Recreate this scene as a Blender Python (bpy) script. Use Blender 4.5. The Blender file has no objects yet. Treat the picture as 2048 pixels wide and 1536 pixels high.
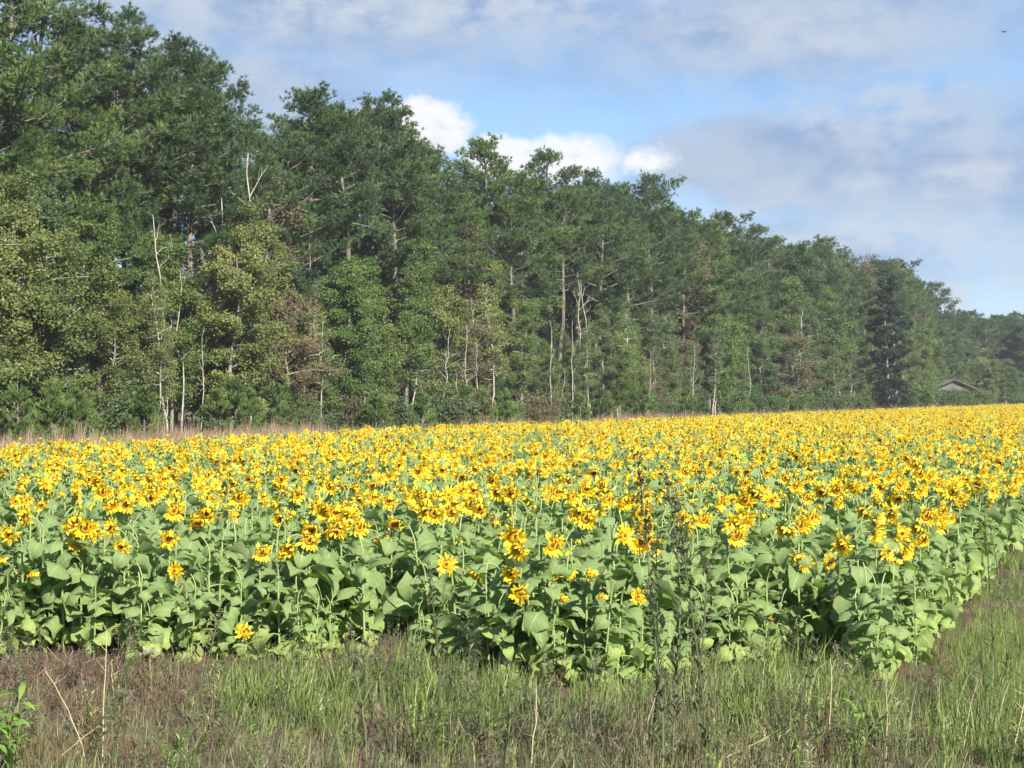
import bpy, math, random
import numpy as np
from mathutils import Vector, Matrix, Euler

R = math.radians
random.seed(7)
rng = np.random.default_rng(11)
scene = bpy.context.scene
COL = scene.collection

# ------------------------------------------------------------------ camera, sky, sun, exposure
FPX, HORIZON, CAM_H = 3822.0, 790.0, 2.5      # focal length in photo pixels, horizon row, eye height
cam_data = bpy.data.cameras.new('camera')
cam_data.sensor_width = 36.0
cam_data.lens = 36.0 * FPX / 2048.0
cam_data.clip_start = 0.1
cam_data.clip_end = 6000.0
cam = bpy.data.objects.new('camera', cam_data)
COL.objects.link(cam)
cam.location = (0, 0, CAM_H)
cam.rotation_euler = (math.pi / 2 + math.atan((HORIZON - 768.0) / FPX), 0, 0)
scene.camera = cam

scene.view_settings.view_transform = 'Standard'
scene.view_settings.look = 'None'
scene.view_settings.gamma = 1.0
scene.view_settings.use_curve_mapping = False
EXPOSURE = 1.5
scene.view_settings.exposure = EXPOSURE

SUN_AZ, SUN_EL = R(154), R(32)                # azimuth clockwise from +Y
to_sun = Vector((math.sin(SUN_AZ) * math.cos(SUN_EL), math.cos(SUN_AZ) * math.cos(SUN_EL), math.sin(SUN_EL)))
sun_data = bpy.data.lights.new('sun', 'SUN')
sun_data.energy = 4.6
sun_data.angle = R(0.53)
sun_data.color = (1.0, 0.93, 0.80)
sun = bpy.data.objects.new('sun', sun_data)
COL.objects.link(sun)
sun.rotation_euler = (-to_sun).to_track_quat('-Z', 'Y').to_euler()
sun.location = (20, -30, 40)


class NT:
    """small helper for node trees"""
    def __init__(self, tree):
        self.t = tree
        tree.nodes.clear()

    def new(self, kind, **kw):
        n = self.t.nodes.new(kind)
        for k, v in kw.items():
            setattr(n, k, v)
        return n

    def put(self, sock, v):
        if isinstance(v, bpy.types.NodeSocket):
            self.t.links.new(v, sock)
        elif v is not None:
            if sock.type == 'RGBA' and len(v) == 3:
                v = (*v, 1.0)
            sock.default_value = v

    def math(self, op, a, b=None, c=None, clamp=False):
        n = self.new('ShaderNodeMath', operation=op, use_clamp=clamp)
        for i, v in enumerate((a, b, c)):
            if v is not None:
                self.put(n.inputs[i], v)
        return n.outputs[0]

    def ramp(self, v, lo, hi, to0=0.0, to1=1.0, smooth=True):
        n = self.new('ShaderNodeMapRange', interpolation_type='SMOOTHSTEP' if smooth else 'LINEAR')
        for i, x in enumerate((v, lo, hi, to0, to1)):
            self.put(n.inputs[i], x)
        return n.outputs[0]

    def mix(self, f, a, b, blend='MIX'):
        n = self.new('ShaderNodeMix', data_type='RGBA', blend_type=blend)
        self.put(n.inputs[0], f)
        self.put(n.inputs[6], a)
        self.put(n.inputs[7], b)
        return n.outputs[2]

    def noise(self, vec, scale, detail=4.0, rough=0.55, dist=0.0, dim='3D'):
        n = self.new('ShaderNodeTexNoise', noise_dimensions=dim)
        if vec is not None:
            self.put(n.inputs['Vector'], vec)
        n.inputs['Scale'].default_value = scale
        n.inputs['Detail'].default_value = detail
        n.inputs['Roughness'].default_value = rough
        n.inputs['Distortion'].default_value = dist
        return n.outputs[0]

    def vec(self, x, y, z=0.0):
        n = self.new('ShaderNodeCombineXYZ')
        for i, v in enumerate((x, y, z)):
            self.put(n.inputs[i], v)
        return n.outputs[0]


def build_world():
    w = bpy.data.worlds.new('World')
    scene.world = w
    w.use_nodes = True
    g = NT(w.node_tree)
    out = g.new('ShaderNodeOutputWorld')
    bg = g.new('ShaderNodeBackground')
    STR = 0.1
    bg.inputs[1].default_value = STR
    sky = g.new('ShaderNodeTexSky', sky_type='NISHITA')
    sky.sun_disc = False
    sky.sun_elevation = SUN_EL
    sky.sun_rotation = SUN_AZ
    sky.air_density = 1.0
    sky.dust_density = 0.4
    sky.ozone_density = 1.6
    K = 1.0 / (STR * 2 ** EXPOSURE)           # a cloud colour as it should look in the picture -> radiance

    def c(r, gg, b, k=1.0):
        lin = [((v / 255 + 0.055) / 1.055) ** 2.4 if v > 10 else v / 255 / 12.92 for v in (r, gg, b)]
        return tuple(v * K * k for v in lin)
    tc = g.new('ShaderNodeTexCoord')
    sep = g.new('ShaderNodeSeparateXYZ')
    g.put(sep.inputs[0], tc.outputs['Generated'])
    x, y, z = sep.outputs
    az = g.math('MULTIPLY', g.math('ARCTAN2', x, y), 180 / math.pi)       # degrees right of +Y
    el = g.math('MULTIPLY', g.math('ARCSINE', z), 180 / math.pi)
    p = g.vec(az, g.math('MULTIPLY', el, 1.7), 0.0)
    n1 = g.noise(p, 0.16, 6.0, 0.55)
    n2 = g.noise(p, 0.55, 6.0, 0.6)
    n3 = g.noise(g.vec(g.math('MULTIPLY', az, 0.55), g.math('MULTIPLY', el, 2.0), 3.7), 0.5, 5.0, 0.55)
    wob = g.math('MULTIPLY', g.math('SUBTRACT', n2, 0.5), 2.2)
    wob2 = g.math('MULTIPLY', g.math('SUBTRACT', n3, 0.5), 2.6)
    azw = g.math('ADD', az, g.math('MULTIPLY', wob, 1.5))
    elw = g.math('ADD', el, g.math('MULTIPLY', wob2, 0.6))

    def blob(cx, cy, rx, ry, soft=0.9, u=azw, v=elw):
        dx = g.math('DIVIDE', g.math('SUBTRACT', u, cx), rx)
        dy = g.math('DIVIDE', g.math('SUBTRACT', v, cy), ry)
        d = g.math('SQRT', g.math('ADD', g.math('MULTIPLY', dx, dx), g.math('MULTIPLY', dy, dy)))
        return g.ramp(d, 1.0 + soft, max(0.02, 1.0 - soft), 0.0, 1.0)

    def A(px):
        return math.degrees(math.atan((px - 1024) / FPX))

    def E(py):
        return (790 - py) / FPX * 180 / math.pi
    D1 = 0.015
    col = g.mix(0.55, g.mix(1.0, sky.outputs[0], (0.55, 0.55, 0.62), 'MULTIPLY'), c(124, 188, 246))
    # thin veil everywhere, patchy
    veil = g.ramp(n2, 0.42, 0.75, 0.0, 0.45)
    col = g.mix(veil, col, c(178, 205, 238))
    # grey-lavender banks: general field of cloud beyond the frame + the banks in view
    high = g.ramp(el, 9.0, 20.0)
    gen = g.math('MULTIPLY', g.ramp(n1, 0.42, 0.62), g.math('MAXIMUM', high, g.ramp(g.math('ABSOLUTE', az), 14.0, 22.0)))
    band = None
    for b in [blob(A(620), E(20), 900 * D1, 135 * D1), blob(A(1560), E(70), 520 * D1, 110 * D1),
              blob(A(1560), E(330), 300 * D1, 95 * D1, 0.4), blob(A(1900), E(360), 420 * D1, 150 * D1),
              blob(A(1500), E(520), 420 * D1, 80 * D1), blob(A(430), E(200), 330 * D1, 120 * D1)]:
        band = b if band is None else g.math('MAXIMUM', band, b)
    band = g.math('MAXIMUM', band, gen)
    tone = g.ramp(g.noise(p, 0.26, 7.0, 0.6, 0.4), 0.38, 0.62)
    cloud_col = g.mix(tone, c(150, 174, 211), c(184, 199, 219))
    col = g.mix(g.math('MULTIPLY', band, 0.92), col, cloud_col)
    # paler, lit parts of the banks
    lit = None
    for b, k in [(blob(A(760), E(10), 620 * D1, 75 * D1), 0.9), (blob(A(1570), E(80), 260 * D1, 60 * D1), 0.7),
              (blob(A(330), E(90), 420 * D1, 120 * D1), 0.55),
              (blob(A(1760), E(240), 190 * D1, 70 * D1), 0.75), (blob(A(1900), E(375), 220 * D1, 28 * D1, 0.8), 0.9),
              (blob(A(1560), E(420), 180 * D1, 45 * D1), 0.6), (blob(A(1780), E(490), 330 * D1, 60 * D1), 0.75), (blob(A(1950), E(590), 420 * D1, 50 * D1), 0.7)]:
        b = g.math('MULTIPLY', b, k)
        lit = b if lit is None else g.math('MAXIMUM', lit, b)
    lit = g.math('MULTIPLY', lit, g.ramp(n2, 0.36, 0.60))
    col = g.mix(lit, col, c(206, 217, 230))
    # white cumulus heads low over the trees
    n4 = g.noise(g.vec(az, g.math('MULTIPLY', el, 1.2), 9.1), 1.7, 6.0, 0.6)
    w4 = g.math('MULTIPLY', g.math('SUBTRACT', n4, 0.5), 1.3)
    n5 = g.noise(g.vec(az, g.math('MULTIPLY', el, 1.2), 21.3), 1.7, 6.0, 0.6)
    u4 = g.math('ADD', az, w4)
    v4 = g.math('ADD', el, g.math('MULTIPLY', g.math('SUBTRACT', n5, 0.5), 0.9))
    cum = None
    for b in [blob(A(845), E(262), 92 * D1, 60 * D1, 0.22, u4, v4), blob(A(760), E(285), 90 * D1, 60 * D1, 0.3, u4, v4),
              blob(A(1005), E(318), 80 * D1, 44 * D1, 0.3, u4, v4), blob(A(1130), E(322), 110 * D1, 48 * D1, 0.35, u4, v4),
              blob(A(1290), E(322), 50 * D1, 24 * D1, 0.6, u4, v4)]:
        cum = b if cum is None else g.math('MAXIMUM', cum, b)
    col = g.mix(g.math('MULTIPLY', cum, 0.97), col, g.mix(g.ramp(n4, 0.22, 0.52), c(222, 231, 243), c(252, 253, 254)))
    g.put(bg.inputs[0], col)
    g.t.links.new(bg.outputs[0], out.inputs[0])


build_world()
scene.cycles.use_denoising = True
scene.cycles.max_bounces = 5
scene.cycles.diffuse_bounces = 2
scene.cycles.glossy_bounces = 2
scene.cycles.transmission_bounces = 3
scene.cycles.transparent_max_bounces = 4
scene.cycles.use_adaptive_sampling = True
scene.cycles.adaptive_threshold = 0.02


# ------------------------------------------------------------------ where a pixel of the photograph lies on the ground plan
def X_at(px, D):
    return (px - 1024.0) / FPX * D


def D_ground(py):
    return CAM_H * FPX / (py - HORIZON)


def z_at(py, D):
    return CAM_H - (py - HORIZON) * D / FPX


def px_of(X, D):
    return 1024 + X / D * FPX


# ------------------------------------------------------------------ materials
def mat(name):
    m = bpy.data.materials.new(name)
    m.use_nodes = True
    return m, NT(m.node_tree)


def finish(g, col, rough=0.6, trans=0.0, spec=0.3, bump=None, tcol=None, bump_d=0.01, bump_s=0.5):
    out = g.new('ShaderNodeOutputMaterial')
    p = g.new('ShaderNodeBsdfPrincipled')
    g.put(p.inputs['Base Color'], col)
    g.put(p.inputs['Roughness'], rough)
    p.inputs['Specular IOR Level'].default_value = spec
    if bump is not None:
        b = g.new('ShaderNodeBump')
        b.inputs['Strength'].default_value = bump_s
        b.inputs['Distance'].default_value = bump_d
        g.put(b.inputs['Height'], bump)
        g.t.links.new(b.outputs[0], p.inputs['Normal'])
    sh = p.outputs[0]
    if trans > 0:
        t = g.new('ShaderNodeBsdfTranslucent')
        g.put(t.inputs[0], tcol if tcol is not None else col)
        mx = g.new('ShaderNodeMixShader')
        mx.inputs[0].default_value = trans
        g.t.links.new(sh, mx.inputs[1])
        g.t.links.new(t.outputs[0], mx.inputs[2])
        sh = mx.outputs[0]
    g.t.links.new(sh, out.inputs[0])


def par(g):
    a = g.new('ShaderNodeAttribute', attribute_name='par')
    s = g.new('ShaderNodeSeparateXYZ')
    g.t.links.new(a.outputs['Vector'], s.inputs[0])
    return s.outputs


def orand(g):
    return g.new('ShaderNodeObjectInfo').outputs['Random']


def tri_mix(g, v, a, b, c):
    """a -> b -> c as v goes 0..1"""
    return g.mix(g.ramp(v, 0.5, 1.0, smooth=False), g.mix(g.ramp(v, 0.0, 0.5, smooth=False), a, b), c)


MATS = {}


def leafy(name, dark, mid, light, trans=0.35, rough=0.55, spec=0.3, obj_amount=0.5, alt=None, alt_amount=0.0, noise_scale=0.0):
    m, g = mat(name)
    u, v, t = par(g)
    r = orand(g)
    k = g.math('ADD', g.math('MULTIPLY', t, 1.0 - obj_amount), g.math('MULTIPLY', r, obj_amount))
    if noise_scale:
        tc = g.new('ShaderNodeTexCoord')
        n = g.noise(tc.outputs['Object'], noise_scale, 2.0)
        k = g.math('ADD', k, g.math('MULTIPLY', g.math('SUBTRACT', n, 0.5), 0.9), clamp=True)
    col = tri_mix(g, k, dark, mid, light)
    if alt is not None:
        r2 = g.math('FRACT', g.math('MULTIPLY', r, 17.31))
        col = g.mix(g.math('MULTIPLY', r2, alt_amount), col, alt)
    finish(g, col, rough, trans, spec)
    MATS[name] = m
    return m


def make_materials():
    # sunflower leaf, with midrib and side veins
    for name, base, base2, vein in (('sunflower_leaf', (0.145, 0.218, 0.084), (0.212, 0.292, 0.108), (0.30, 0.37, 0.17)),
                                    ('sunflower_old_leaf', (0.190, 0.290, 0.085), (0.300, 0.370, 0.115), (0.36, 0.43, 0.18))):
        m, g = mat(name)
        u, v, t = par(g)
        r = orand(g)
        au = g.math('ABSOLUTE', u)
        tc = g.new('ShaderNodeTexCoord')
        n = g.noise(tc.outputs['Object'], 9.0, 3.0)
        k = g.math('ADD', g.math('MULTIPLY', r, 0.55), g.math('MULTIPLY', g.math('ADD', t, g.math('SUBTRACT', n, 0.5)), 0.45), clamp=True)
        col = g.mix(k, base, base2)
        mid = g.ramp(au, 0.10, 0.02)
        fr = g.math('FRACT', g.math('SUBTRACT', g.math('MULTIPLY', v, 5.0), g.math('MULTIPLY', au, 1.6)))
        side = g.math('MULTIPLY', g.ramp(g.math('ABSOLUTE', g.math('SUBTRACT', fr, 0.5)), 0.10, 0.02), 0.55)
        vn = g.math('MAXIMUM', mid, side)
        col = g.mix(g.math('MULTIPLY', vn, 0.8), col, vein)
        edge = g.math('MULTIPLY', g.ramp(au, 0.75, 1.0), g.ramp(n, 0.5, 0.75))
        col = g.mix(g.math('MULTIPLY', edge, 0.5), col, (0.30, 0.26, 0.10))
        back = g.new('ShaderNodeNewGeometry').outputs['Backfacing']
        col = g.mix(g.math('MULTIPLY', back, 0.55), col, (0.27, 0.34, 0.17))
        finish(g, col, 0.6, 0.40, 0.2, bump=g.math('ADD', n, g.math('MULTIPLY', vn, 0.6)), bump_d=0.006, bump_s=0.6,
               tcol=g.mix(1.0, col, (1.1, 1.25, 0.5), 'MULTIPLY'))
        MATS[name] = m
    m, g = mat('sunflower_stem')
    tc = g.new('ShaderNodeTexCoord')
    n = g.noise(tc.outputs['Object'], 14.0, 3.0)
    finish(g, g.mix(n, (0.13, 0.19, 0.06), (0.26, 0.31, 0.13)), 0.65, 0.0, 0.25)
    MATS['sunflower_stem'] = m
    m, g = mat('petal')
    u, v, t = par(g)
    k = g.math('ADD', g.math('MULTIPLY', t, 0.6), g.math('MULTIPLY', orand(g), 0.4))
    col = tri_mix(g, k, (0.70, 0.45, 0.012), (0.77, 0.56, 0.020), (0.80, 0.65, 0.08))
    col = g.mix(g.ramp(v, 0.30, 0.0), col, (0.70, 0.42, 0.009))
    finish(g, col, 0.55, 0.38, 0.25, tcol=g.mix(1.0, col, (1.05, 1.0, 0.5), 'MULTIPLY'))
    MATS['petal'] = m
    m, g = mat('seed_disc')
    u, v, t = par(g)
    tc = g.new('ShaderNodeTexCoord')
    n = g.noise(tc.outputs['Object'], 220.0, 2.0)
    inner = g.mix(g.ramp(orand(g), 0.05, 0.45), (0.065, 0.028, 0.007), (0.44, 0.25, 0.016))
    col = g.mix(g.ramp(u, 0.45, 0.95), inner, (0.50, 0.30, 0.014))
    col = g.mix(g.ramp(u, 0.32, 0.0), col, (0.13, 0.10, 0.02))
    col = g.mix(g.math('MULTIPLY', g.ramp(n, 0.4, 0.65), 0.35), col, (0.05, 0.022, 0.006))
    finish(g, col, 0.8, 0.0, 0.15, bump=n, bump_d=0.004, bump_s=1.0)
    MATS['seed_disc'] = m
    leafy('calyx', (0.09, 0.17, 0.05), (0.15, 0.25, 0.07), (0.24, 0.33, 0.10), 0.25)
    leafy('green_grass', (0.066, 0.112, 0.028), (0.160, 0.225, 0.056), (0.350, 0.390, 0.155), 0.4, obj_amount=0.25)
    leafy('straw_grass', (0.090, 0.088, 0.045), (0.220, 0.210, 0.115), (0.560, 0.520, 0.350), 0.35, obj_amount=0.3, alt=(0.080, 0.11, 0.035), alt_amount=0.6)
    leafy('dead_weed', (0.050, 0.031, 0.027), (0.125, 0.076, 0.062), (0.300, 0.215, 0.165), 0.25, obj_amount=0.3, alt=(0.12, 0.11, 0.05), alt_amount=0.5)
    leafy('rust_grass', (0.110, 0.062, 0.034), (0.200, 0.120, 0.062), (0.330, 0.230, 0.120), 0.3, obj_amount=0.4, alt=(0.10, 0.12, 0.04), alt_amount=0.5)
    leafy('broomsedge', (0.220, 0.140, 0.095), (0.320, 0.210, 0.150), (0.440, 0.325, 0.235), 0.35, obj_amount=0.5, alt=(0.18, 0.17, 0.07), alt_amount=0.3)
    leafy('tall_weed_green', (0.070, 0.085, 0.040), (0.120, 0.140, 0.066), (0.21, 0.225, 0.12), 0.4)
    leafy('broad_weed', (0.09, 0.19, 0.03), (0.17, 0.29, 0.05), (0.28, 0.39, 0.10), 0.4)
    leafy('white_tuft', (0.22, 0.20, 0.14), (0.32, 0.29, 0.21), (0.44, 0.40, 0.31), 0.3)
    leafy('dry_stalk', (0.24, 0.19, 0.11), (0.34, 0.28, 0.17), (0.45, 0.38, 0.25), 0.0)
    leafy('pine_needles', (0.028, 0.060, 0.020), (0.064, 0.116, 0.032), (0.125, 0.185, 0.048), 0.25, 0.5, 0.35, 0.4, noise_scale=0.35)
    leafy('dark_pine_needles', (0.022, 0.048, 0.020), (0.048, 0.090, 0.031), (0.096, 0.146, 0.046), 0.22, 0.5, 0.35, 0.4, noise_scale=0.35)
    leafy('young_pine_needles', (0.042, 0.080, 0.022), (0.085, 0.140, 0.034), (0.150, 0.205, 0.055), 0.28, 0.5, 0.35, 0.45)
    leafy('broad_leaves', (0.032, 0.068, 0.026), (0.068, 0.122, 0.042), (0.128, 0.195, 0.064), 0.35, 0.5, 0.3, 0.45, alt=(0.10, 0.12, 0.055), alt_amount=0.5, noise_scale=0.4)
    leafy('yellowing_leaves', (0.080, 0.108, 0.030), (0.165, 0.195, 0.056), (0.290, 0.300, 0.098), 0.38, 0.5, 0.35, 0.35, alt=(0.075, 0.12, 0.03), alt_amount=0.6, noise_scale=0.4)
    leafy('lime_leaves', (0.045, 0.095, 0.024), (0.095, 0.160, 0.040), (0.175, 0.240, 0.065), 0.38, 0.5, 0.3, 0.35, alt=(0.12, 0.15, 0.04), alt_amount=0.4, noise_scale=0.4)
    leafy('dark_vine_leaves', (0.008, 0.018, 0.010), (0.014, 0.030, 0.016), (0.026, 0.048, 0.024), 0.15, 0.5, 0.3, 0.4)
    leafy('rusty_leaves', (0.085, 0.064, 0.038), (0.160, 0.120, 0.070), (0.250, 0.205, 0.125), 0.3, 0.55, 0.25, 0.4, alt=(0.09, 0.10, 0.04), alt_amount=0.8, noise_scale=0.4)
    for name, a, b in (('pine_bark', (0.075, 0.066, 0.055), (0.19, 0.17, 0.145)), ('grey_bark', (0.10, 0.095, 0.08), (0.24, 0.225, 0.19)),
                       ('bleached_wood', (0.17, 0.16, 0.135), (0.40, 0.38, 0.33))):
        m, g = mat(name)
        tc = g.new('ShaderNodeTexCoord')
        mp = g.new('ShaderNodeMapping')
        mp.inputs['Scale'].default_value = (1, 1, 0.25)
        g.t.links.new(tc.outputs['Object'], mp.inputs[0])
        n = g.noise(mp.outputs[0], 9.0, 5.0, 0.65)
        finish(g, g.mix(g.ramp(n, 0.3, 0.7), a, b), 0.9, 0.0, 0.1, bump=n, bump_d=0.05, bump_s=0.8)
        MATS[name] = m
    m, g = mat('soil')
    tc = g.new('ShaderNodeTexCoord')
    n = g.noise(tc.outputs['Object'], 0.8, 8.0, 0.65)
    n2 = g.noise(tc.outputs['Object'], 14.0, 5.0, 0.6)
    col = g.mix(g.ramp(n, 0.35, 0.65), (0.055, 0.040, 0.030), (0.115, 0.090, 0.062))
    col = g.mix(g.math('MULTIPLY', g.ramp(n2, 0.5, 0.7), 0.6), col, (0.16, 0.14, 0.085))
    finish(g, col, 0.95, 0, 0.1, bump=n2, bump_d=0.05, bump_s=0.8)
    MATS['soil'] = m
    for name, a, b, rough in (('gable_boards', (0.085, 0.085, 0.075), (0.125, 0.122, 0.11), 0.8), ('roof_metal', (0.13, 0.165, 0.135), (0.19, 0.22, 0.18), 0.5),
                       ('barn_timber', (0.045, 0.038, 0.030), (0.09, 0.075, 0.06), 0.85), ('bird_feathers', (0.02, 0.02, 0.022), (0.04, 0.04, 0.045), 0.7)):
        m, g = mat(name)
        tc = g.new('ShaderNodeTexCoord')
        mp = g.new('ShaderNodeMapping')
        mp.inputs['Scale'].default_value = (3, 3, 0.4)
        g.t.links.new(tc.outputs['Object'], mp.inputs[0])
        n = g.noise(mp.outputs[0], 2.5, 5.0)
        finish(g, g.mix(g.ramp(n, 0.3, 0.7), a, b), rough, 0, 0.3)
        MATS[name] = m


make_materials()


# ------------------------------------------------------------------ mesh builder
class MB:
    def __init__(self):
        self.v, self.f, self.m, self.p, self.n = [], [], [], [], 0
        self.mats = []

    def add(self, verts, faces, material, par=None):
        verts = np.asarray(verts, float).reshape(-1, 3)
        if par is None:
            par = np.tile((0.0, 0.0, 0.5), (len(verts), 1))
        if material not in self.mats:
            self.mats.append(material)
        k = self.mats.index(material)
        faces = np.asarray(faces, int)
        self.v.append(verts)
        self.p.append(np.asarray(par, float).reshape(-1, 3))
        self.f.extend((faces + self.n).tolist())
        self.m.extend([k] * len(faces))
        self.n += len(verts)
        return self

    def merge(self, other, M):
        base = self.n
        V = np.concatenate(other.v)
        A = np.array(M)
        V = V @ A[:3, :3].T + A[:3, 3]
        self.v.append(V)
        self.p.append(np.concatenate(other.p))
        ks = []
        for q in other.mats:
            if q not in self.mats:
                self.mats.append(q)
            ks.append(self.mats.index(q))
        self.f.extend([[i + base for i in fc] for fc in other.f])
        self.m.extend([ks[i] for i in other.m])
        self.n += len(V)

    def mesh(self, name, smooth=True):
        me = bpy.data.meshes.new(name)
        me.from_pydata(np.concatenate(self.v).tolist(), [], self.f)
        for q in self.mats:
            me.materials.append(MATS[q])
        if len(self.mats) > 1:
            me.polygons.foreach_set('material_index', np.array(self.m, np.int32))
        a = me.attributes.new('par', 'FLOAT_VECTOR', 'POINT')
        a.data.foreach_set('vector', np.concatenate(self.p).astype(np.float32).ravel())
        me.polygons.foreach_set('use_smooth', np.full(len(me.polygons), smooth))
        me.update()
        return me


def tube(mb, pts, radii, material, sides=6, cap=True, tint=0.5):
    pts = np.asarray(pts, float)
    n = len(pts)
    tan = np.gradient(pts, axis=0)
    tan /= np.linalg.norm(tan, axis=1)[:, None] + 1e-9
    ref = np.array([1.0, 0, 0]) if abs(tan[0][0]) < 0.8 else np.array([0, 1.0, 0])
    V = []
    for i in range(n):
        t = tan[i]
        a = ref - t * ref.dot(t)
        a /= np.linalg.norm(a) + 1e-9
        ref = a
        b = np.cross(t, a)
        ang = np.arange(sides) / sides * 2 * math.pi
        V.append(pts[i] + radii[i] * (np.cos(ang)[:, None] * a + np.sin(ang)[:, None] * b))
    V = np.concatenate(V)
    F = []
    for i in range(n - 1):
        for k in range(sides):
            F.append([i * sides + k, i * sides + (k + 1) % sides, (i + 1) * sides + (k + 1) % sides, (i + 1) * sides + k])
    mb.add(V, F, material, np.tile((0, 0, tint), (len(V), 1)))
    if cap:
        top = np.concatenate([V[-sides:], pts[-1:] + tan[-1] * radii[-1] * 0.5])
        mb.add(top, [[k, (k + 1) % sides, sides] for k in range(sides)], material, np.tile((0, 0, tint), (sides + 1, 1)))


def unit(n):
    v = rng.normal(size=(n, 3))
    return v / np.linalg.norm(v, axis=1)[:, None]


def blades(mb, centers, dirs, tints, nb, L, W, spread, material):
    """needle tufts: nb thin triangles fanning out of every centre"""
    n = len(centers)
    c = np.repeat(centers, nb, 0)
    d = np.repeat(dirs, nb, 0) + spread * unit(n * nb)
    d /= np.linalg.norm(d, axis=1)[:, None]
    s = np.cross(d, unit(n * nb))
    s /= np.linalg.norm(s, axis=1)[:, None] + 1e-9
    ln = L * rng.uniform(0.6, 1.2, (n * nb, 1))
    w = W * rng.uniform(0.7, 1.3, (n * nb, 1))
    V = np.stack([c - d * ln * 0.1, c + d * ln * 0.45 + s * w, c + d * ln, c + d * ln * 0.45 - s * w], 1).reshape(-1, 3)
    F = np.arange(n * nb * 4).reshape(-1, 4)
    t = np.clip(np.repeat(tints, nb) + rng.uniform(-0.15, 0.15, n * nb), 0, 1)
    P = np.stack([np.zeros(n * nb * 4), np.tile((0, .5, 1, .5), n * nb), np.repeat(t, 4)], 1)
    mb.add(V, F, material, P)


def leaves(mb, centers, tints, size, material, down=0.25):
    """small leaf blades (diamonds), loosely hanging"""
    n = len(centers)
    a = unit(n)
    a[:, 2] -= down
    a /= np.linalg.norm(a, axis=1)[:, None]
    b = np.cross(a, unit(n))
    b /= np.linalg.norm(b, axis=1)[:, None] + 1e-9
    s = size * rng.uniform(0.6, 1.35, (n, 1))
    k = np.cross(a, b) * s * 0.15
    V = np.stack([centers - a * s * 0.5, centers + b * s * 0.34 + k, centers + a * s * 0.5, centers - b * s * 0.34 + k], 1).reshape(-1, 3)
    F = np.arange(n * 4).reshape(-1, 4)
    t = np.clip(tints + rng.uniform(-0.18, 0.18, n), 0, 1)
    mb.add(V, F, material, np.stack([np.zeros(n * 4), np.tile((0, .5, 1, .5), n), np.repeat(t, 4)], 1))


# ------------------------------------------------------------------ object helpers
def tag(o, label=None, cat=None, group=None, kind=None):
    for k, v in (('label', label), ('category', cat), ('group', group), ('kind', kind)):
        if v:
            o[k] = v
    return o


def link(name, data, parent=None, M=None):
    o = bpy.data.objects.new(name, data)
    COL.objects.link(o)
    if parent is not None:
        o.parent = parent
    if M is not None:
        o.matrix_local = M
    return o


def root(name, loc, rz=0.0, s=1.0, tilt=(0, 0)):
    o = bpy.data.objects.new(name, None)
    o.empty_display_size = 0.2
    COL.objects.link(o)
    o.location = loc
    o.rotation_euler = (tilt[0], tilt[1], rz)
    o.scale = (s, s, s) if not isinstance(s, tuple) else s
    return o


def copies(parts, parent):
    """hang a copy of every prototype part (and its sub-parts) under parent; the meshes are shared"""
    for nm, me, M, kind, subs in parts:
        o = link(nm, me, parent, M)
        if kind:
            o['kind'] = kind
        for nm2, me2, M2, kind2 in subs:
            q = link(nm2, me2, o, M2)
            if kind2:
                q['kind'] = kind2


ONES = ['', 'first', 'second', 'third', 'fourth', 'fifth', 'sixth', 'seventh', 'eighth', 'ninth', 'tenth', 'eleventh', 'twelfth', 'thirteenth',
        'fourteenth', 'fifteenth', 'sixteenth', 'seventeenth', 'eighteenth', 'nineteenth']
TENS = ['', '', 'twenty', 'thirty', 'forty', 'fifty', 'sixty', 'seventy', 'eighty', 'ninety']
TENTH = ['', '', 'twentieth', 'thirtieth', 'fortieth', 'fiftieth', 'sixtieth', 'seventieth', 'eightieth', 'ninetieth']


def nth(n):
    if n < 20:
        return ONES[n]
    if n < 100:
        return TENTH[n // 10] if n % 10 == 0 else TENS[n // 10] + '-' + ONES[n % 10]
    return 'hundredth' if n == 100 else 'hundred and ' + nth(n - 100)


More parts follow.
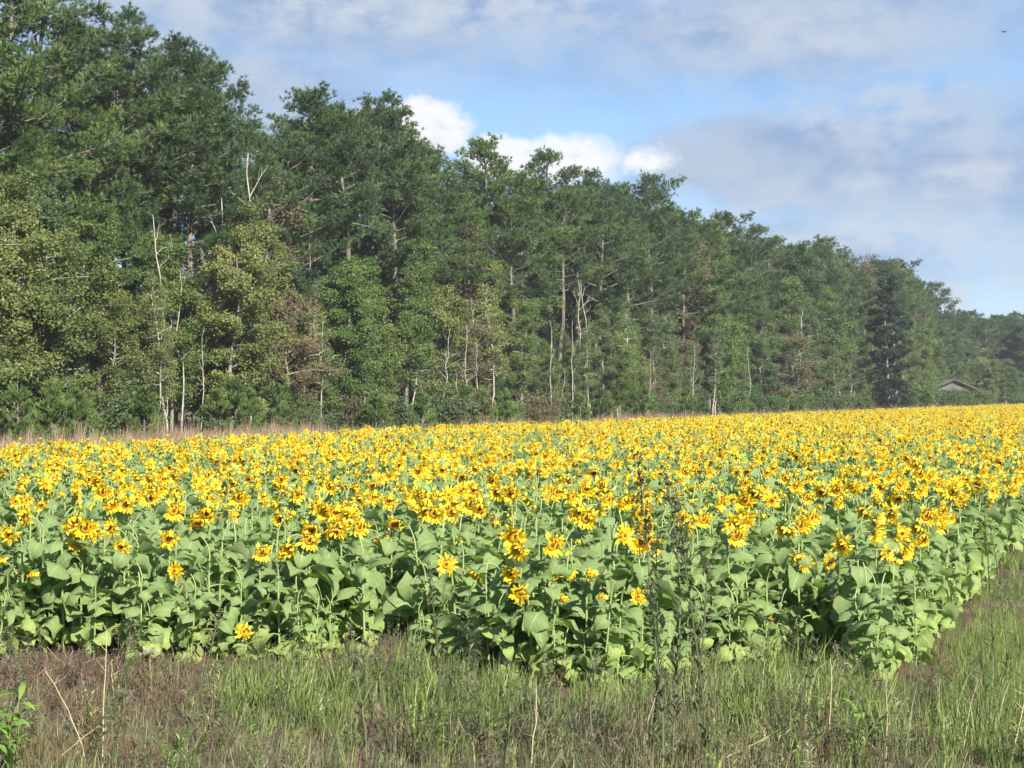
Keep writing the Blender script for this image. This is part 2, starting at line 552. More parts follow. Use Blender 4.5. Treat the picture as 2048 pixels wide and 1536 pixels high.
def make_stuff(name, meshes, pos, rz, sc, idx, tilt=None, label=None, cat=None):
    """one uncountable mass: points with the given meshes grown on them by geometry nodes"""
    n = len(pos)
    me = bpy.data.meshes.new(name)
    me.from_pydata(np.asarray(pos).tolist(), [], [])
    rot = np.zeros((n, 3), np.float32)
    if tilt is not None:
        rot[:, :2] = tilt
    rot[:, 2] = rz
    for nm, typ, key, data in (('rot', 'FLOAT_VECTOR', 'vector', rot), ('size', 'FLOAT_VECTOR', 'vector', np.asarray(sc, np.float32)),
                               ('which', 'INT', 'value', np.asarray(idx, np.int32))):
        a = me.attributes.new(nm, typ, 'POINT')
        a.data.foreach_set(key, np.ascontiguousarray(data).ravel())
    o = link(name, me)
    ng = bpy.data.node_groups.new(name, 'GeometryNodeTree')
    ng.interface.new_socket('Geometry', in_out='INPUT', socket_type='NodeSocketGeometry')
    ng.interface.new_socket('Geometry', in_out='OUTPUT', socket_type='NodeSocketGeometry')
    N, L = ng.nodes, ng.links
    gi, go = N.new('NodeGroupInput'), N.new('NodeGroupOutput')
    g2i = N.new('GeometryNodeGeometryToInstance')
    for m in reversed(meshes):
        proto = bpy.data.objects.new(m.name, m)      # carries the mesh into the node tree, never in the scene
        oi = N.new('GeometryNodeObjectInfo')
        oi.inputs['Object'].default_value = proto
        oi.inputs['As Instance'].default_value = False
        L.new(oi.outputs['Geometry'], g2i.inputs[0])
    iop = N.new('GeometryNodeInstanceOnPoints')

    def named(nm, typ):
        a = N.new('GeometryNodeInputNamedAttribute')
        a.data_type = typ
        a.inputs['Name'].default_value = nm
        return a.outputs['Attribute']
    L.new(gi.outputs[0], iop.inputs['Points'])
    L.new(g2i.outputs[0], iop.inputs['Instance'])
    iop.inputs['Pick Instance'].default_value = True
    L.new(named('which', 'INT'), iop.inputs['Instance Index'])
    e2r = N.new('FunctionNodeEulerToRotation')
    L.new(named('rot', 'FLOAT_VECTOR'), e2r.inputs[0])
    L.new(e2r.outputs[0], iop.inputs['Rotation'])
    L.new(named('size', 'FLOAT_VECTOR'), iop.inputs['Scale'])
    L.new(iop.outputs[0], go.inputs[0])
    md = o.modifiers.new('growth', 'NODES')
    md.node_group = ng
    tag(o, label, cat, kind='stuff')
    return o


# ------------------------------------------------------------------ ground
def build_ground():
    mb = MB()
    xs = np.concatenate([[-420, -220, -120], np.linspace(-60, 60, 49), [120, 220, 420]])
    ys = np.concatenate([[-150, -80, -20], np.linspace(0, 120, 61), np.linspace(140, 460, 17), [600, 800]])
    X, Y = np.meshgrid(xs, ys)
    Z = 0.03 * np.sin(X * 1.3 + 0.7 * np.sin(Y * 0.9)) * np.cos(Y * 1.1)
    Z[(np.abs(X) > 61) | (Y > 121) | (Y < 0)] = 0
    V = np.stack([X, Y, Z], -1).reshape(-1, 3)
    nx, ny = len(xs), len(ys)
    F = [[j * nx + i, j * nx + i + 1, (j + 1) * nx + i + 1, (j + 1) * nx + i] for j in range(ny - 1) for i in range(nx - 1)]
    mb.add(V, F, 'soil')
    tag(link('ground', mb.mesh('ground')), kind='structure')


build_ground()

# ------------------------------------------------------------------ forest: lines and skyline
SKY_X = [-400, 0, 75, 140, 200, 240, 290, 345, 420, 470, 530, 600, 680, 760, 820, 880, 920, 980, 1040, 1100, 1160, 1250, 1350, 1390, 1440, 1480, 1520, 1560, 1640, 1710, 1740, 1800, 1840, 1870, 1905, 1960, 2048, 2400]
SKY_Y = [-120, -40, -30, 60, 85, 100, 160, 100, 120, 185, 215, 192, 190, 205, 262, 312, 330, 285, 325, 310, 345, 352, 400, 425, 432, 478, 455, 488, 480, 520, 503, 520, 548, 566, 600, 620, 620, 620]


def sky_y(px):
    return float(np.interp(px, SKY_X, SKY_Y))


def forest_D(px, back=0.0):
    """distance at which the sight line through column px meets the forest front (moved back by some metres)"""
    return (57.0 + back) / (0.40 - (px - 1024) / FPX)


def tree_skeleton_pine(H, hb, rmax, nbr, seed, full=False):
    """trunk line, branches and foliage centres of a tall pine"""
    global rng
    old, rng = rng, np.random.default_rng(seed)
    n = 12
    zs = np.linspace(0, H, n)
    sway = np.cumsum(rng.normal(0, 0.10, (n, 2)), 0)
    sway -= sway[0]
    pts = np.column_stack([sway, zs])
    rad = 0.24 * (1 - zs / H) ** 0.75 * (H / 20) + 0.025
    trunk, limbs = MB(), MB()
    tube(trunk, pts, rad, 'pine_bark', 8)
    C, Dr, T = [], [], []
    for i in range(nbr):
        f = (i + rng.uniform(0, 1)) / nbr
        z0 = hb + (H - hb) * f ** 0.9
        base = np.array([np.interp(z0, zs, pts[:, 0]), np.interp(z0, zs, pts[:, 1]), z0])
        prof = (0.55 + 0.75 * math.sin(math.pi * min(1, f * 1.25 + 0.12))) if f < 0.62 else max(0.22, 1.22 * (1 - f) / 0.42)
        Lb = rmax * prof * rng.uniform(0.5, 1.12)
        azb = i * 2.399 + rng.uniform(-0.5, 0.5)
        e0 = rng.uniform(-0.15, 0.35) + f * 0.6
        d = np.array([math.cos(azb) * math.cos(e0), math.sin(azb) * math.cos(e0), math.sin(e0)])
        s = np.linspace(0, 1, 6)
        bp = base + np.outer(s * Lb, d) + np.outer(s ** 2, [0, 0, rng.uniform(-0.1, 0.35) * Lb * 0.5])
        tube(limbs, bp, 0.036 * (1 - s * 0.8) * (0.5 + Lb / rmax), 'pine_bark', 5)
        tint_b = rng.uniform(0.15, 0.75)
        for k in range(int(5 + Lb * 3.4)):
            t = rng.uniform(0.30, 1.02) ** 0.8
            q = np.array([np.interp(t, s, bp[:, j]) for j in range(3)])
            side = unit(1)[0] * np.array([1, 1, 0.45])
            side[2] += 0.18
            ls = rng.uniform(0.35, 0.95) * (1.15 - 0.5 * t)
            e = q + side * ls + d * ls * 0.5
            tube(limbs, [q, (q + e) / 2 + [0, 0, -0.04], e], [0.022, 0.014, 0.006], 'pine_bark', 3, cap=False)
            m = rng.integers(5, 9)
            cc = e + rng.normal(0, 0.17, (m, 3)) * [1, 1, 0.75]
            cc[: m // 3] = q + (e - q) * rng.uniform(0.4, 0.9, (m // 3, 1)) + rng.normal(0, 0.08, (m // 3, 3))
            dd = (cc - q)
            dd /= np.linalg.norm(dd, axis=1)[:, None] + 1e-6
            dd[:, 2] += 0.5
            C.append(cc)
            Dr.append(dd)
            T.append(np.full(m, np.clip(tint_b + rng.uniform(-0.2, 0.2) + 0.1 * (cc[:, 2].mean() > q[2]), 0, 1)))
    C, Dr, T = np.concatenate(C), np.concatenate(Dr), np.concatenate(T)
    res = trunk, limbs, C, Dr, T
    rng = old
    return res


TREE_KINDS = {}
TREE_MB = {}


def proto_pine(key, H, hb, rmax, nbr, seed, material, nb=14):
    trunk, limbs, C, Dr, T = tree_skeleton_pine(H, hb, rmax, nbr, seed)
    crown = MB()
    blades(crown, C, Dr, T, nb, 0.30, 0.0145, 0.85, material)
    I = Matrix.Identity(4)
    TREE_KINDS[key] = (H, [('trunk', trunk.mesh(key + '_trunk'), I, None, [('branchwork', limbs.mesh(key + '_branchwork'), I, 'stuff')]),
                           ('crown', crown.mesh(key + '_crown', False), I, None, [])])


def proto_broadleaf(key, H, hb, rmax, seed, material, bark='grey_bark', n_leaf=26000, leaf=0.125, lean=0.3, sparse=1.0):
    global rng
    old, rng = rng, np.random.default_rng(seed)
    n = 9
    zs = np.linspace(0, H * 0.92, n)
    sway = np.cumsum(rng.normal(0, lean * 0.35, (n, 2)), 0)
    sway -= sway[0]
    pts = np.column_stack([sway, zs])
    rad = (0.011 if rmax > 1.2 else 0.0055) * H * (1 - zs / H) ** 0.8 + 0.012
    trunk, limbs, crown = MB(), MB(), MB()
    tube(trunk, pts, rad, bark, 7)
    C, T = [], []
    nbr = int(20 + H * 1.6)
    for i in range(nbr):
        f = (i + rng.uniform(0, 1)) / nbr
        z0 = hb + (zs[-1] - hb) * f
        base = np.array([np.interp(z0, zs, pts[:, 0]), np.interp(z0, zs, pts[:, 1]), z0])
        prof = 0.45 + 0.75 * math.sin(math.pi * min(0.97, f * 0.75 + 0.22))
        Lb = rmax * prof * rng.uniform(0.45, 1.15)
        azb = i * 2.399 + rng.uniform(-0.7, 0.7)
        e0 = rng.uniform(0.1, 0.75)
        d = np.array([math.cos(azb) * math.cos(e0), math.sin(azb) * math.cos(e0), math.sin(e0)])
        s = np.linspace(0, 1, 5)
        bp = base + np.outer(s * Lb, d) + np.outer(s ** 2, [0, 0, -rng.uniform(0.0, 0.35) * Lb]) + rng.normal(0, 0.05, (5, 3)) * s[:, None]
        tube(limbs, bp, 0.035 * (1 - s * 0.82) * (0.4 + Lb / rmax), bark, 4)
        tb = rng.uniform(0.15, 0.85)
        for k in range(int((3 + Lb * 2.4) * sparse)):
            t = rng.uniform(0.3, 1.05)
            q = np.array([np.interp(t, s, bp[:, j]) for j in range(3)])
            e = q + unit(1)[0] * rng.uniform(0.25, 0.7)
            tube(limbs, [q, e], [0.012, 0.005], bark, 3, cap=False)
            C.append((q + e) / 2)
            T.append((np.clip(tb + rng.uniform(-0.3, 0.3), 0, 1), rng.uniform(0.22, 0.50)))
    C = np.array(C)
    T = np.array(T)
    pick = rng.integers(0, len(C), n_leaf)
    off = unit(n_leaf) * (rng.uniform(0, 1, (n_leaf, 1)) ** 0.45) * T[pick, 1:2] * [1.25, 1.25, 0.85]
    leaves(crown, C[pick] + off, T[pick, 0], leaf, material)
    I = Matrix.Identity(4)
    rng = old
    TREE_MB[key] = (trunk, limbs, crown)
    TREE_KINDS[key] = (H, [('trunk', trunk.mesh(key + '_trunk'), I, None, [('branchwork', limbs.mesh(key + '_branchwork'), I, 'stuff')]),
                           ('crown', crown.mesh(key + '_crown', False), I, None, [])])


def proto_snag(key, H, seed, nbr=7):
    global rng
    old, rng = rng, np.random.default_rng(seed)
    n = 12
    zs = np.linspace(0, H, n)
    sway = np.cumsum(rng.normal(0, 0.075, (n, 2)), 0)
    sway -= sway[0]
    pts = np.column_stack([sway, zs])
    trunk, limbs = MB(), MB()
    tube(trunk, pts, 0.042 * (1 - 0.7 * zs / H), 'bleached_wood', 6)
    for i in range(nbr):
        z0 = H * rng.uniform(0.45, 0.98)
        base = np.array([np.interp(z0, zs, pts[:, 0]), np.interp(z0, zs, pts[:, 1]), z0])
        azb, e0, Lb = rng.uniform(0, 6.28), rng.uniform(0.6, 1.25), rng.uniform(0.4, 1.3)
        d = np.array([math.cos(azb) * math.cos(e0), math.sin(azb) * math.cos(e0), math.sin(e0)])
        s = np.linspace(0, 1, 5)
        bp = base + np.outer(s * Lb, d) + np.cumsum(rng.normal(0, 0.06, (5, 3)), 0) * s[:, None]
        tube(limbs, bp, 0.019 * (1 - 0.75 * s), 'bleached_wood', 4)
        for k in range(2):
            q = bp[rng.integers(2, 5)]
            tube(limbs, [q, q + (d + unit(1)[0] * 0.8) * rng.uniform(0.2, 0.5)], [0.009, 0.004], 'bleached_wood', 3, cap=False)
    I = Matrix.Identity(4)
    rng = old
    TREE_KINDS[key] = (H, [('trunk', trunk.mesh(key + '_trunk'), I, None, []), ('branchwork', limbs.mesh(key + '_branchwork'), I, 'stuff', [])])


def proto_young_pine(key, H, seed):
    global rng
    old, rng = rng, np.random.default_rng(seed)
    trunk, crown = MB(), MB()
    tube(trunk, [[0, 0, 0], [0.02, 0.02, H * 0.5], [0, 0, H]], [0.045, 0.03, 0.012], 'pine_bark', 6)
    C, Dr, T = [], [], []
    for i in range(46):
        f = rng.uniform(0.04, 1) ** 0.9
        z0 = f * H * 0.93
        L = (1 - f) ** 0.75 * H * 0.40 * rng.uniform(0.7, 1.1) + 0.08
        a = rng.uniform(0, 6.28)
        e = rng.uniform(0.25, 0.8)
        d = np.array([math.cos(a) * math.cos(e), math.sin(a) * math.cos(e), math.sin(e)])
        b = np.array([0, 0, z0])
        tube(trunk, [b, b + d * L * 0.6, b + d * L + [0, 0, 0.12 * L]], [0.018, 0.012, 0.005], 'pine_bark', 3, cap=False)
        m = int(6 + L * 12)
        s = rng.uniform(0.25, 1.05, (m, 1))
        C.append(b + d * L * s + [0, 0, 0.1 * L] * s ** 2 + rng.normal(0, 0.045, (m, 3)))
        Dr.append(np.tile(d * 0.7 + [0, 0, 0.6], (m, 1)))
        T.append(np.full(m, rng.uniform(0.2, 0.8)))
    blades(crown, np.concatenate(C), np.concatenate(Dr), np.concatenate(T), 8, 0.24, 0.016, 0.7, 'young_pine_needles')
    I = Matrix.Identity(4)
    rng = old
    TREE_KINDS[key] = (H, [('trunk', trunk.mesh(key + '_trunk'), I, None, []), ('crown', crown.mesh(key + '_crown', False), I, None, [])])


def proto_shrub(key, H, r, seed, material, n_leaf=5000):
    global rng
    old, rng = rng, np.random.default_rng(seed)
    stems, crown = MB(), MB()
    C, T = [], []
    for i in range(16):
        a, e = rng.uniform(0, 6.28), rng.uniform(0.7, 1.45)
        L = H * rng.uniform(0.6, 1.05)
        d = np.array([math.cos(a) * math.cos(e) * r / H * 1.5, math.sin(a) * math.cos(e) * r / H * 1.5, math.sin(e)])
        s = np.linspace(0, 1, 5)
        bp = np.outer(s * L, d) + np.cumsum(rng.normal(0, 0.04, (5, 3)), 0)
        tube(stems, bp, 0.02 * (1 - 0.8 * s), 'grey_bark', 4)
        t = rng.uniform(0.2, 0.8)
        for k in range(9):
            f = rng.uniform(0.15, 1.0)
            C.append([np.interp(f, s, bp[:, j]) for j in range(3)] + rng.normal(0, 0.14, 3))
            T.append(t + rng.uniform(-0.15, 0.15))
    C, T = np.array(C), np.array(T)
    pick = rng.integers(0, len(C), n_leaf)
    P = C[pick] + unit(n_leaf) * rng.uniform(0, 1, (n_leaf, 1)) ** 0.5 * 0.30
    P[:, 2] = np.abs(P[:, 2])
    leaves(crown, P, T[pick], 0.10, material, 0.1)
    I = Matrix.Identity(4)
    rng = old
    TREE_KINDS[key] = (H, [('stem_cluster', stems.mesh(key + '_stems'), I, None, []), ('crown', crown.mesh(key + '_crown', False), I, None, [])])


def build_tree_kinds():
    proto_pine('pine_a', 20, 9.0, 3.6, 46, 101, 'pine_needles')
    proto_pine('pine_b', 20, 7.0, 3.9, 54, 102, 'pine_needles')
    proto_pine('pine_c', 20, 11.0, 3.2, 38, 103, 'dark_pine_needles')
    proto_pine('pine_d', 20, 8.5, 3.5, 48, 104, 'dark_pine_needles')
    proto_pine('pine_e', 20, 12.5, 2.9, 30, 105, 'dark_pine_needles')
    proto_broadleaf('oak_a', 11, 1.5, 2.0, 201, 'broad_leaves')
    proto_broadleaf('oak_b', 9, 0.8, 1.8, 202, 'broad_leaves', n_leaf=22000)
    proto_broadleaf('oak_c', 13, 3.0, 2.0, 203, 'broad_leaves', n_leaf=28000)
    proto_broadleaf('lime_a', 10, 1.5, 1.8, 204, 'lime_leaves', n_leaf=22000)
    proto_broadleaf('lime_b', 12, 3.0, 1.5, 205, 'lime_leaves', n_leaf=17000)
    proto_broadleaf('gold_a', 12, 3.0, 1.9, 206, 'yellowing_leaves', n_leaf=20000)
    proto_broadleaf('gold_b', 9, 1.5, 2.0, 207, 'yellowing_leaves', n_leaf=20000)
    proto_broadleaf('rust_a', 7, 0.6, 2.0, 208, 'rusty_leaves', n_leaf=12000, leaf=0.10)
    proto_broadleaf('rust_b', 10, 1.5, 1.5, 209, 'rusty_leaves', n_leaf=9000, leaf=0.10, sparse=0.8)
    proto_broadleaf('dark_vine', 18, 1.0, 2.8, 210, 'dark_vine_leaves', n_leaf=32000, leaf=0.27)
    for i in range(4):
        proto_snag('snag_%d' % i, 8, 300 + i, (2, 3, 5, 6)[i])
    for i in range(3):
        proto_broadleaf('sapling_%d' % i, 10, 3.2, 0.95, 340 + i, ('broad_leaves', 'lime_leaves', 'yellowing_leaves')[i], bark='bleached_wood', n_leaf=4200, leaf=0.11, lean=0.35, sparse=0.7)
    for i in range(3):
        proto_young_pine('young_%d' % i, 2.6, 320 + i)
    proto_shrub('shrub_0', 2.0, 1.1, 330, 'lime_leaves')
    proto_shrub('shrub_1', 1.8, 1.2, 331, 'broad_leaves')
    proto_shrub('shrub_2', 1.7, 1.0, 332, 'rusty_leaves', 3500)


build_tree_kinds()

TREES = []        # (px, D, key, height, family, row phrase)


def plant_tree(px, D, key, H, fam, where):
    TREES.append((px, D, key, H, fam, where))


def plan_forest():
    rs = np.random.default_rng(5)
    # tall pines: three ranks, heights follow the skyline
    for rank, (back, step, drop, where) in enumerate(((3.5, 6.2, 1.5, 'front rank'), (8.0, 5.6, 0.4, 'second rank'), (13.5, 6.6, 0.3, 'rear rank'))):
        s = 0.0
        # walk along the forest front line X = -0.57.. in steps of metres
        D = 66.0
        while D < 352:
            D += step * rs.uniform(0.7, 1.35) * 0.93
            X = 0.40 * D - 57.0 - back / 0.93 * rs.uniform(0.75, 1.25)
            px = px_of(X, D)
            if px < -330 or px > 2150:
                continue
            hy = sky_y(px)
            H = CAM_H + (HORIZON - hy) * D / FPX
            H = H - 0.7 - abs(rs.normal(0, 1.7)) - drop * rs.uniform(0, 1.5)
            if px > 1420 and rank == 0 and rs.uniform() < 0.5:
                H *= 0.8
            H = max(8.0, min(27.0, H))
            left = px < 330
            key = rs.choice(['pine_a', 'pine_b', 'pine_d'] if left else ['pine_c', 'pine_d', 'pine_d', 'pine_e', 'pine_b', 'pine_c'])
            plant_tree(px, D, key, H, 'pine', where)
    # pines that make the skyline
    for px, hy, key in ((72, -70, 'pine_e'), (20, -90, 'pine_a'), (150, 60, 'pine_a'), (205, 30, 'pine_d'), (345, 92, 'pine_d'), (410, 118, 'pine_c'), (620, 190, 'pine_c'), (735, 198, 'pine_d'),
                        (980, 282, 'pine_b'), (1100, 306, 'pine_e'), (1175, 345, 'pine_d'), (1290, 355, 'pine_c'), (1440, 430, 'pine_c'),
                        (1520, 454, 'pine_e'), (1640, 478, 'pine_b'), (1870, 566, 'pine_e')):
        D = forest_D(px, 6.0 if px > 60 else 4.0)
        plant_tree(px, D, key, (CAM_H + (HORIZON - hy) * D / FPX) - 0.35, 'pine', 'skyline')
    # understorey broadleaves along the edge
    D = 68.0
    while D < 360:
        D += rs.uniform(1.9, 3.4) * (1 + D / 450)
        for back in (0.5, 6.0, 11.0, 17.0, 23.0):
            X = 0.40 * D - 57.0 - back - rs.uniform(-1.5, 2.0)
            px = px_of(X, D)
            if px < -300 or px > 2140:
                continue
            r = rs.uniform()
            hmax = CAM_H + (HORIZON - sky_y(px)) * D / FPX
            if r < 0.50:
                key, fam, H = rs.choice(['oak_a', 'oak_b', 'oak_c']), 'oak', rs.uniform(6.5, 13)
            elif r < 0.75:
                key, fam, H = rs.choice(['lime_a', 'lime_b']), 'lime', rs.uniform(6, 12)
            elif r < 0.85:
                key, fam, H = rs.choice(['gold_a', 'gold_b']), 'gold', rs.uniform(6, 11)
            else:
                key, fam, H = rs.choice(['rust_a', 'rust_b']), 'rust', rs.uniform(4, 9)
            if back > 12 and D > 240:
                continue
            if back > 12:
                key, fam, H = rs.choice(['oak_a', 'oak_b', 'lime_a']), 'oak', rs.uniform(7, 11)
            if back > 3:
                H *= 1.25
            if px > 1400:
                H *= 1.15
            H = min(H, hmax * 0.8)
            plant_tree(px, D + back, key, H, fam, {0.5: 'forest edge', 6.0: 'middle wood', 11.0: 'deep wood', 17.0: 'dark wood', 23.0: 'dark wood'}[back])
    # particular trees one can pick out
    for px, hy, key, fam, back in ((30, 330, 'gold_a', 'gold', -3), (-60, 350, 'gold_b', 'gold', -4), (105, 440, 'gold_b', 'gold', -3.5), (480, 385, 'gold_a', 'gold', 0), (530, 420, 'gold_a', 'gold', 1),
                                   (465, 480, 'gold_b', 'gold', -1), (520, 335, 'rust_b', 'rust', 3), (735, 500, 'lime_a', 'lime', 0), (690, 520, 'lime_a', 'lime', -0.5),
                                   (810, 460, 'lime_b', 'lime', 1), (985, 500, 'gold_a', 'gold', 1.5), (885, 560, 'gold_b', 'gold', 0), (940, 440, 'rust_b', 'rust', 3),
                                   (1400, 470, 'rust_b', 'oak', 2), (1440, 560, 'lime_a', 'lime', 0), (1580, 540, 'lime_b', 'lime', 0), (1660, 560, 'lime_a', 'lime', 0), (1745, 500, 'rust_b', 'rust', 3),
                                   (1790, 512, 'rust_b', 'rust', 5), (1590, 660, 'rust_a', 'rust', -2), (1850, 650, 'lime_a', 'lime', -2), (1890, 640, 'oak_a', 'oak', 0), (1800, 540, 'oak_c', 'oak', 3),
                                   (1240, 690, 'lime_b', 'lime', -2), (1600, 470, 'oak_c', 'oak', 3), (1680, 500, 'oak_c', 'oak', 3), (1778, 540, 'dark_vine', 'vine', -6.5), (1795, 600, 'dark_vine', 'vine', -6.0)):
        D = forest_D(px, back)
        fam = 'rust' if key.startswith('rust') else fam
        plant_tree(px, D, key, CAM_H + (HORIZON - hy) * D / FPX, fam, 'picked')
    # bleached dead trunks
    for px, y0, key in ((335, 430, 2), (368, 540, 1), (402, 655, 0), (622, 490, 0), (640, 640, 3), (718, 745, 0), (880, 655, 3), (917, 740, 0), (925, 650, 1), (960, 595, 2), (952, 690, 0), (1172, 690, 1),
                        (1165, 560, 3), (1185, 560, 2), (1145, 640, 0), (1135, 740, 1), (1385, 690, 0), (430, 390, 3), (500, 300, 3), (1105, 640, 0), (840, 560, 2), (1290, 700, 1), (1500, 690, 2), (1588, 620, 3), (20, 640, 1)):
        D = forest_D(px, -1.6 if y0 > 600 else 0.8)
        plant_tree(px, D, 'snag_%d' % key, CAM_H + (HORIZON - y0) * D / FPX, 'snag', 'edge')
    # thin pale-stemmed saplings standing along the edge
    D = 74.0
    while D < 300:
        D += rs.uniform(2.0, 5.5) * (1 + D / 500)
        X = 0.40 * D - 57.0 + rs.uniform(-1.5, 1.8)
        px = px_of(X, D)
        if -40 < px < 2000:
            plant_tree(px, D, 'sapling_%d' % rs.integers(0, 3), rs.uniform(5, 11), 'sapling', 'edge')
    # young pines and shrubs in front
    D = 60.0
    while D < 350:
        D += rs.uniform(1.0, 2.2) * (1 + D / 260)
        X = 0.40 * D - 57.0 + rs.uniform(0.5, 6.5)
        px = px_of(X, D)
        if px < -150 or px > 2120:
            continue
        r = rs.uniform()
        if r < (0.62 if px < 1300 else 0.15):
            plant_tree(px, D, 'young_%d' % rs.integers(0, 3), rs.uniform(1.8, 3.6), 'young', 'edge')
        else:
            k = rs.integers(0, 3)
            plant_tree(px, D, 'shrub_%d' % k, rs.uniform(1.6, 3.2), 'shrub%d' % k, 'edge')
    for px, hy in ((35, 768), (105, 760), (150, 775), (290, 772), (430, 778), (960, 775), (845, 782), (1010, 780)):
        D = forest_D(px, -7.0)
        plant_tree(px, D, 'young_%d' % rs.integers(0, 3), CAM_H + (HORIZON - hy) * D / FPX, 'young', 'edge')
    # shrubs in front of the barn
    for px, hy, k in ((1850, 755, 0), (1835, 770, 1), (1868, 780, 0), (1895, 783, 1), (1915, 781, 0), (1940, 779, 0), (1962, 778, 0), (1980, 783, 0), (2035, 786, 1), (1810, 785, 1), (1730, 782, 0), (1660, 786, 1), (1610, 785, 0)):
        D = 275.0 if px > 1800 else forest_D(px, -9)
        plant_tree(px, D, 'shrub_%d' % k, CAM_H + (HORIZON - hy) * D / FPX, 'shrub%d' % k, 'barn' if px > 1800 else 'edge')
    # the wood that closes the field at the far right
    for i in range(12):
        plant_tree(1900 + i * 22 + rs.uniform(-8, 8), 352 + rs.uniform(-4, 4), rs.choice(['oak_a', 'oak_b', 'lime_a']), rs.uniform(6, 10), 'oak', 'far wood')
    for i in range(34):
        px = 1850 + i * 12 + rs.uniform(-5, 5)
        D = 372 + rs.uniform(0, 22)
        H = CAM_H + (HORIZON - 622 - rs.uniform(0, 25)) * D / FPX
        plant_tree(px, D, rs.choice(['pine_c', 'pine_d', 'pine_b']), H, 'pine', 'far wood')
        plant_tree(px + rs.uniform(-6, 6), D + 12, rs.choice(['oak_a', 'oak_b', 'lime_a']), rs.uniform(9, 14), 'oak', 'far wood')
        if i % 4 != 3:
            plant_tree(px + rs.uniform(-6, 6), D - 9, rs.choice(['oak_a', 'oak_b', 'oak_c']), rs.uniform(8, 13), 'oak', 'far wood')


plan_forest()

LOOK = {'pine': ('pine_tree', 'tall dark green pine', 'pine', 'pines of the forest'), 'oak': ('broadleaf_tree', 'green broadleaf tree', 'tree', 'green broadleaf trees of the forest'),
        'lime': ('broadleaf_tree', 'light green broadleaf tree', 'tree', 'light green trees of the forest'), 'gold': ('broadleaf_tree', 'yellowing broadleaf tree', 'tree', 'yellowing trees of the forest'),
        'rust': ('broadleaf_tree', 'brown-tinged thin tree', 'tree', 'brown-tinged trees of the forest'), 'snag': ('dead_tree', 'bleached bare dead trunk', 'dead tree', 'dead trunks at the forest edge'),
        'vine': ('broadleaf_tree', 'tall dark vine-draped tree', 'tree', 'green broadleaf trees of the forest'),
        'sapling': ('sapling', 'slender pale-stemmed sapling', 'sapling', 'saplings along the forest edge'),
        'young': ('young_pine', 'bushy bright green young pine', 'young pine', 'young pines before the forest'), 'shrub0': ('shrub', 'light green rounded shrub', 'shrub', 'shrubs before the forest'),
        'shrub1': ('shrub', 'dull green rounded shrub', 'shrub', 'shrubs before the forest'), 'shrub2': ('shrub', 'brownish scrubby shrub', 'shrub', 'shrubs before the forest')}
PLACE = {'front rank': 'in the front rank of the forest', 'second rank': "in the forest's second rank", 'rear rank': "in the forest's rear rank", 'skyline': 'standing out on the skyline',
         'forest edge': 'at the foot of the pines', 'middle wood': 'among the pine trunks', 'deep wood': 'deep behind the pine trunks', 'dark wood': 'in the dark depth of the forest', 'picked': 'conspicuous at the forest edge',
         'edge': 'before the forest', 'barn': 'before the open barn', 'far wood': 'in the far wood at right'}


def build_forest():
    rs = np.random.default_rng(9)
    order = {}
    # the dark depth of the wood, behind the ranks one can tell apart: one mass
    keys = ['oak_a', 'oak_b', 'lime_a']
    meshes = []
    for k in keys:
        mb = MB()
        for b in TREE_MB[k]:
            mb.merge(b, Matrix.Identity(4))
        meshes.append(mb.mesh('understorey_tree', False))
    deep = [t for t in TREES if t[5] in ('dark wood', 'deep wood')]
    deep = [t if t[2] in keys else (t[0], t[1], keys[i % 3], t[3], t[4], t[5]) for i, t in enumerate(deep)]
    TREES[:] = [t for t in TREES if t[5] not in ('dark wood', 'deep wood')]
    make_stuff('forest_interior', meshes, [(X_at(t[0], t[1]), t[1], 0) for t in deep], rs.uniform(0, 6.28, len(deep)), [(t[3] / TREE_KINDS[t[2]][0],) * 3 for t in deep],
               [keys.index(t[2]) for t in deep], None, 'dark leafy depth of the forest behind its front trees', 'woodland')
    for t in sorted(TREES, key=lambda t: t[0]):
        px, D, key, H, fam, where = t
        Hp, parts = TREE_KINDS[key]
        s = H / Hp
        name, look, cat, grp = LOOK[fam]
        r = root(name, (X_at(px, D), D, 0.0), rs.uniform(0, 6.28), (s * rs.uniform(0.9, 1.15), s * rs.uniform(0.9, 1.15), s))
        if fam == 'pine':
            w = max(s, 0.8) * rs.uniform(0.9, 1.15)
            r.scale = (w, w, s)
        if fam == 'snag':
            r.scale = (max(s, 0.8) * 1.15, max(s, 0.8) * 1.15, s)
            r.rotation_euler[0] = rs.normal(0, 0.03)
        copies(parts, r)
        k = (look, where)
        order[k] = order.get(k, 0) + 1
        tag(r, '%s %s, %s from the left' % (look, PLACE[where], nth(order[k])), cat, grp)


build_forest()


